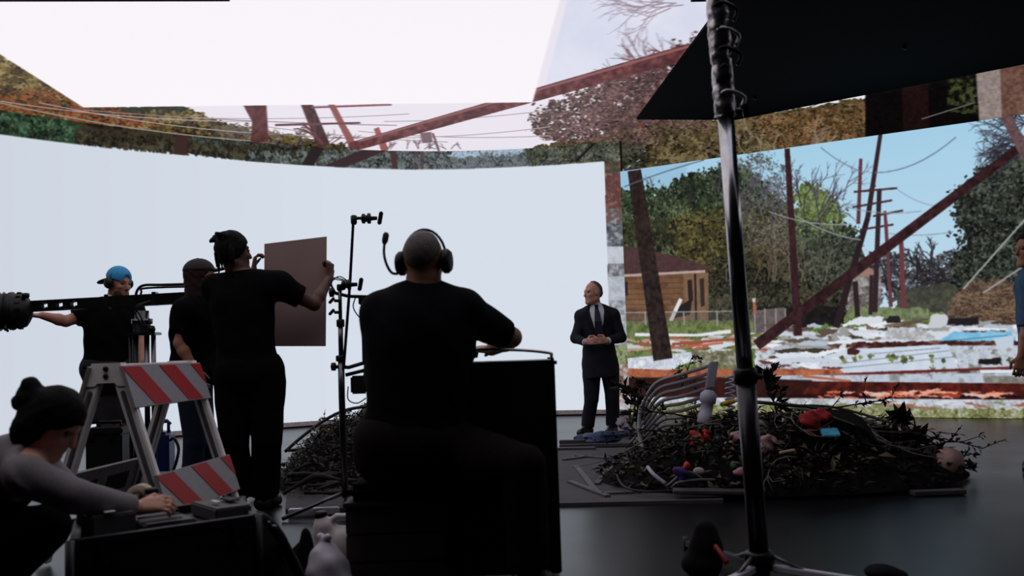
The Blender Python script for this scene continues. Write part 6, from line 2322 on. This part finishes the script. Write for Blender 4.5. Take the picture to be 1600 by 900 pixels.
REDC = mat('red_fabric', (178, 16, 22), .75, 0, .2, 30)
PINK = mat('dusty_pink_fabric', (176, 136, 138), .85, 0, .15, 30)
clump('red_cloth', 1093, 688, 6.75, (.085, .07, .09), REDC, 'crumpled red cloth below the pale drain pipe', 'cloth', 1)
clump('red_cloth', 1271, 658, 6.55, (.125, .1, .09), mat('dark_red_fabric', (140, 14, 20), .8, 0, .3, 30), 'large crumpled red cloth on the crest beyond the rolling stand', 'cloth', 2)
clump('pink_cloth', 1153, 690, 6.6, (.09, .07, .075), PINK, 'dusty pink crumpled cloth just before the rolling stand', 'cloth', 3)
clump('pink_cloth', 1197, 695, 6.6, (.06, .06, .08), PINK, 'dusty pink crumpled cloth just past the rolling stand', 'cloth', 4)
clump('grey_cloth', 1190, 668, 6.8, (.08, .06, .05), mat('stone_grey_fabric', (110, 104, 102), .85, 0, .2), 'small stone grey rag above the pink cloths', 'cloth', 5)
clump('purple_cloth', 1064, 742, 6.2, (.05, .045, .06), mat('violet_fabric', (58, 36, 110), .7, 0, .3), 'small violet cloth at the front of the heap', 'cloth', 6)
clump('red_ball', 1073, 727, 6.2, (.028, .028, .028), mat('orange_red_plastic', (206, 44, 34), .5), 'small bright red crumpled scrap above the violet cloth', 'scrap', 7)
clump('pink_flower', 1158, 737, 6.2, (.05, .04, .03), mat('pale_rose_fabric', (182, 120, 146), .8, 0, .2), 'pale rose cloth scrap at front of heap by the stand', 'scrap', 8)
clump('white_scrap', 1091, 736, 6.25, (.035, .03, .025), mat('offwhite_paper', (176, 160, 166), .8), 'small off-white scrap right of the violet cloth', 'scrap', 9)
clump('teal_cloth', 1046, 698, 6.9, (.16, .1, .05), mat('teal_print_fabric', (42, 66, 84), .8, 0, .9, 24), 'patterned teal cloth crumpled under the bent slat rack', 'cloth', 10)
clump('blue_tarp', 950, 683, 9.95, (.29, .24, .06), mat('blue_tarpaulin', (20, 38, 78), .6, 0, .3, 10), 'rumpled blue tarp on the mat at the suited man\'s feet', 'tarp', 11)
clump('blue_tarp', 918, 683, 10.3, (.15, .12, .03), mat('blue_tarpaulin', (38, 62, 112), .55), 'small blue tarp scrap in front of the suited man\'s shoes', 'tarp', 12)
clump('white_bag', 974, 664, 11.0, (.1, .08, .09), mat('offwhite_paper', (176, 160, 166), .8), 'crumpled off-white bag between suited man and slat rack', 'bag', 13)
clump('green_scrap', 1148, 726, 6.3, (.03, .03, .03), mat('leaf_green_plastic', (70, 104, 54), .7), 'small green scrap above the pale rose scrap', 'scrap', 14)
tn = empty('turquoise_tray', tuple(P(1296, 676, 6.9)), 'small turquoise plastic tray below the large red cloth', 'tray')
bm = bmesh.new(); c = P(1297, 676, 6.45); add_box(bm, c, X, Vector((0, .8, .6)), Vector((0, -.6, .8)), .12, .08, .02, .006); bm_obj('tray', bm, mat('turquoise_plastic', (70, 168, 198), .5), tn)

# fallen log with a pale cut end
lg0, lg1 = P(1335, 742, 7.2), P(1478, 736, 6.6); lg0.z = .13; lg1.z = .13
lg = empty('fallen_log', ((lg0.x + lg1.x) / 2, (lg0.y + lg1.y) / 2, .02), 'dark fallen log with a pale pinkish cut end', 'log')
bm = bmesh.new(); pts = [lg0.lerp(lg1, k / 8) + Vector((0, 0, .012 * math.sin(k * 2.1))) for k in range(9)]
add_tube(bm, pts, [.06, .075, .085, .09, .095, .098, .1, .105, .11], 14); bm_obj('trunk', bm, mat('log_bark', (40, 30, 27), .9, 0, .4, 16, .5), lg, True)
dv = (lg1 - lg0).normalized()
bm = bmesh.new(); add_lathe(bm, lg1 - dv * .02, dv, [(.1, 0), (.106, .02), (.1, .07), (.085, .11), (.05, .13), (0, .135)], 18); bm_obj('cut_end', bm, mat('pale_cut_wood', (172, 138, 132), .8, 0, .2, 14), lg, True)
a, c = G(1425, 765, .04), G(1505, 762, .04)
bm = bmesh.new(); dv = (c - a).normalized(); add_box(bm, (a + c) / 2 - Z * .022, dv, Z.cross(dv), Z, (c - a).length, .09, .028, .004)
tag(bm_obj('plank', bm, mat('weathered_grey_board', (60, 56, 59), .8), None, False, (a + c) / 2 - Z * .04), 'short weathered plank on the floor under the log end', 'plank')
# drooping palm leaf and long rods
pf = empty('palm_frond', tuple(P(1320, 672, 7.1)), 'broad drooping black frond past the large red cloth', 'frond')
pts = curve_pts([P(1262, 648, 6.7), P(1305, 656, 6.6), P(1345, 668, 6.5), P(1372, 692, 6.45)], 6)
bm = bmesh.new(); prev = None
for i, p in enumerate(pts):
    w = .075 * math.sin(math.pi * (i + .6) / (len(pts) + .2)) + .006
    r_ = [bm.verts.new(p + Z * w), bm.verts.new(p - Y * .03), bm.verts.new(p - Z * w * .8)]
    if prev:
        bm.faces.new((prev[0], prev[1], r_[1], r_[0])); bm.faces.new((prev[1], prev[2], r_[2], r_[1]))
    prev = r_
bm_obj('blade', bm, LEAFK, pf)
tube_obj('midrib', [p - Y * .02 for p in pts], .007, BARK, pf, 6)
ROD = mat('dark_rod', (30, 28, 30), .5, .2, .2)


def rod(px, r, m, label, cat='rod', name='bent_rod', group=None):
    pts = curve_pts([P(*q) for q in px], 6)
    tag(tube_obj(name, pts, r, m, None, 8, loc=pts[0]), label, cat, group)


rod([(1180, 628, 7.6), (1290, 640, 7.5), (1370, 664, 7.2), (1432, 690, 6.95)], .014, ROD, 'long dark rod arching from crest down to the outer sprig')
rod([(1215, 634, 7.7), (1300, 636, 7.6), (1390, 660, 7.3), (1440, 680, 7.0)], .010, ROD, 'thinner dark rod arching just above the long one')
rod([(1195, 655, 7.2), (1240, 648, 7.2), (1290, 652, 7.2)], .012, CABLE, 'grey bent tube crossing behind the large red cloth')
rod([(1222, 655, 7.0), (1232, 668, 6.9), (1246, 682, 6.8)], .013, PIPEM, 'short pale strip leaning left of the large red cloth', 'strip')
rod([(1218, 708, 6.4), (1242, 704, 6.4), (1250, 709, 6.4)], .012, PINK, 'pinkish bent strip past the rolling stand', 'strip')
rod([(1012, 730, 6.3), (1022, 742, 6.2), (1040, 756, 6.15)], .013, PIPEM, 'short pale strip on the mat below slat rack', 'strip')
for k in range(20):
    x0 = rr.uniform(1020, 1260); y0 = rr.uniform(690, 765)
    d0 = 7.2 - (y0 - 690) / 75 * 1.0
    rod([(x0, y0, d0), (x0 + rr.uniform(15, 50), y0 - rr.uniform(5, 30), d0 - .05), (x0 + rr.uniform(60, 100), y0 - rr.uniform(-8, 14), d0), (x0 + rr.uniform(100, 150), y0 + rr.uniform(0, 22), d0 + .02)], rr.uniform(.006, .011), CABLE, 'looping grey cable tangled in the larger debris heap', 'cable', 'loose_cable', 'loose cables in the larger heap')
rod([(966, 718, 7.6), (962, 735, 6.9), (975, 760, 6.4), (1010, 768, 6.2), (1060, 766, 6.2)], .008, RUBBER, 'thin black cable curving over the mat before the heap', 'cable', 'loose_cable')
for k, (x, y, dd, sx, yaw) in enumerate(((1240, 770, 6.3, .5, .1), (1120, 772, 6.1, .55, -.08), (1180, 752, 6.4, .45, .2), (1290, 756, 6.5, .5, -.1))):
    c = P(x, y, dd); c.z = max(c.z, .06)
    o = box_obj('plank', (0, 0, 0), sx, .09, .022, mat('weathered_grey_board', (60, 56, 59), .8), None, 0, .004)
    o.location = c; o.rotation_euler = (.1, 0.03 * k, yaw)
    tag(o, ['broken weathered plank past the rolling stand at the front of heap', 'weathered plank on the mat edge below the violet cloth', 'short weathered plank directly behind the rolling stand', 'weathered plank under the litter towards the log'][k], 'plank', 'planks at the front of the heap')

# left hand heap
lx, ly = P(590, 735, 8.1).x, 7.9
LX, LY = .80, 1.15
fL = height_mound(lx, ly + .2, LX, LY, .5, 41, 1.25)
mound('debris_mound', fL, lx, ly + .2, LX, LY, HEAPM, 'dark mound of litter under the leafy heap by the grip stand', 'mound')
scatter('leaf_litter', fL, lx, ly + .2, LX, LY, 3200, LEAFM, 'dull green leaves covering the heap by the grip stand', 42, (.025, .07), .07)
scatter('leaf_litter', fL, lx - .1, ly - .4, LX * 1.1, LY * .7, 1200, LEAFB, 'brown leaves at the foot of the heap by the grip stand', 43, (.025, .07), .05)
lp1 = make_branch(5, .8, 44, LEAFM, BARK, 'leafy branch lying on the heap by the grip stand', 'leafy branches on the smaller heap')
lp2 = make_branch(6, .7, 30, LEAFB, BARK, 'leafy branch lying on the heap by the grip stand', 'leafy branches on the smaller heap')
place([lp1, lp2], 14, fL, lx + .1, ly + .1, LX * .7, LY * .7, (-.1, .15), (.45, .75), .03)
for k in range(9):
    x0, y0 = rr.uniform(440, 500), rr.uniform(735, 772)
    d0 = 1500 * .86 / (y0 - 556)
    a = P(x0, y0, d0); c = P(x0 + rr.uniform(50, 110), y0 - rr.uniform(-4, 22), d0 + rr.uniform(-.2, .5))
    tag(tube_obj('fallen_limb', curve_pts([a, a.lerp(c, .5) + Z * rr.uniform(-.03, .06) + Y * rr.uniform(-.1, .1), c], 4), [rr.uniform(.008, .014) * q_ for q_ in (.9, 1, 1.1, 1.5, 1.8, 1.6, 1.2, 1, .6)], BARK, None, 7, loc=a), 'dark broken limb lying across the foot of the smaller heap', 'branch', 'limbs at the foot of the smaller heap')
tube = curve_pts([P(445, 706, 8.0), P(470, 684, 8.05), P(505, 658, 8.1), P(540, 641, 8.1), P(580, 634, 8.1)], 6)
tag(tube_obj('bent_hoop', tube, .014, ROD, None, 8, loc=tube[0]), 'thin dark hoop arching out of the heap by the grip stand', 'hoop')
tag(tube_obj('fallen_stick', [P(450, 704, 8.0), P(475, 702, 8.0), P(505, 701, 8.1)], .013, BARK, None, 8, loc=P(475, 702, 8.0)), 'straight dark stick jutting from the smaller heap under the hoop', 'stick')
r_ = make_branch(7, .3, 22, LEAFK, BARK, 'small dark twig sticking out low beside the dreadlocked man', None, .008, (.04, .08), 5)
r_.location = P(470, 735, 8.0); r_.rotation_euler = (0, -.5, 2.8)
for k, (x, y, dd, L_, w_, rot, lab) in enumerate(((556, 662, 8.4, .42, .16, (.3, -.9, .2), 'tilted brown board at top of the heap by the grip stand'), (575, 668, 8.2, .36, .14, (.2, -.7, -.3), 'second brown board leaning over the smaller heap by the seated man'))):
    o = box_obj('broken_board', (0, 0, 0), L_, w_, .02, mat('brown_broken_board', (88, 58, 50), .8, 0, .3, 10), None, 0, .003)
    o.location = P(x, y, dd); o.rotation_euler = rot
    tag(o, lab, 'board')
clump('peach_scrap', 505, 678, 8.0, (.06, .05, .05), mat('peach_foam', (190, 146, 126), .8, 0, .2), 'peach coloured foam scrap on the heap by the grip stand', 'scrap', 21)
clump('dark_tarp', 530, 775, 7.0, (.4, .3, .09), mat('dark_grey_tarp', (46, 42, 44), .8, 0, .3), 'dark grey tarp crumpled at the foot of the smaller heap', 'tarp', 22)
clump('white_scrap', 403, 765, 6.9, (.06, .05, .07), mat('offwhite_paper', (176, 160, 166), .8), 'off-white scrap seen between the dreadlocked man\'s legs', 'scrap', 23)
clump('blue_rag', 512, 722, 7.7, (.14, .1, .06), mat('slate_blue_fabric', (44, 52, 66), .85, 0, .3), 'slate blue rag half buried in the smaller heap', 'cloth', 24)
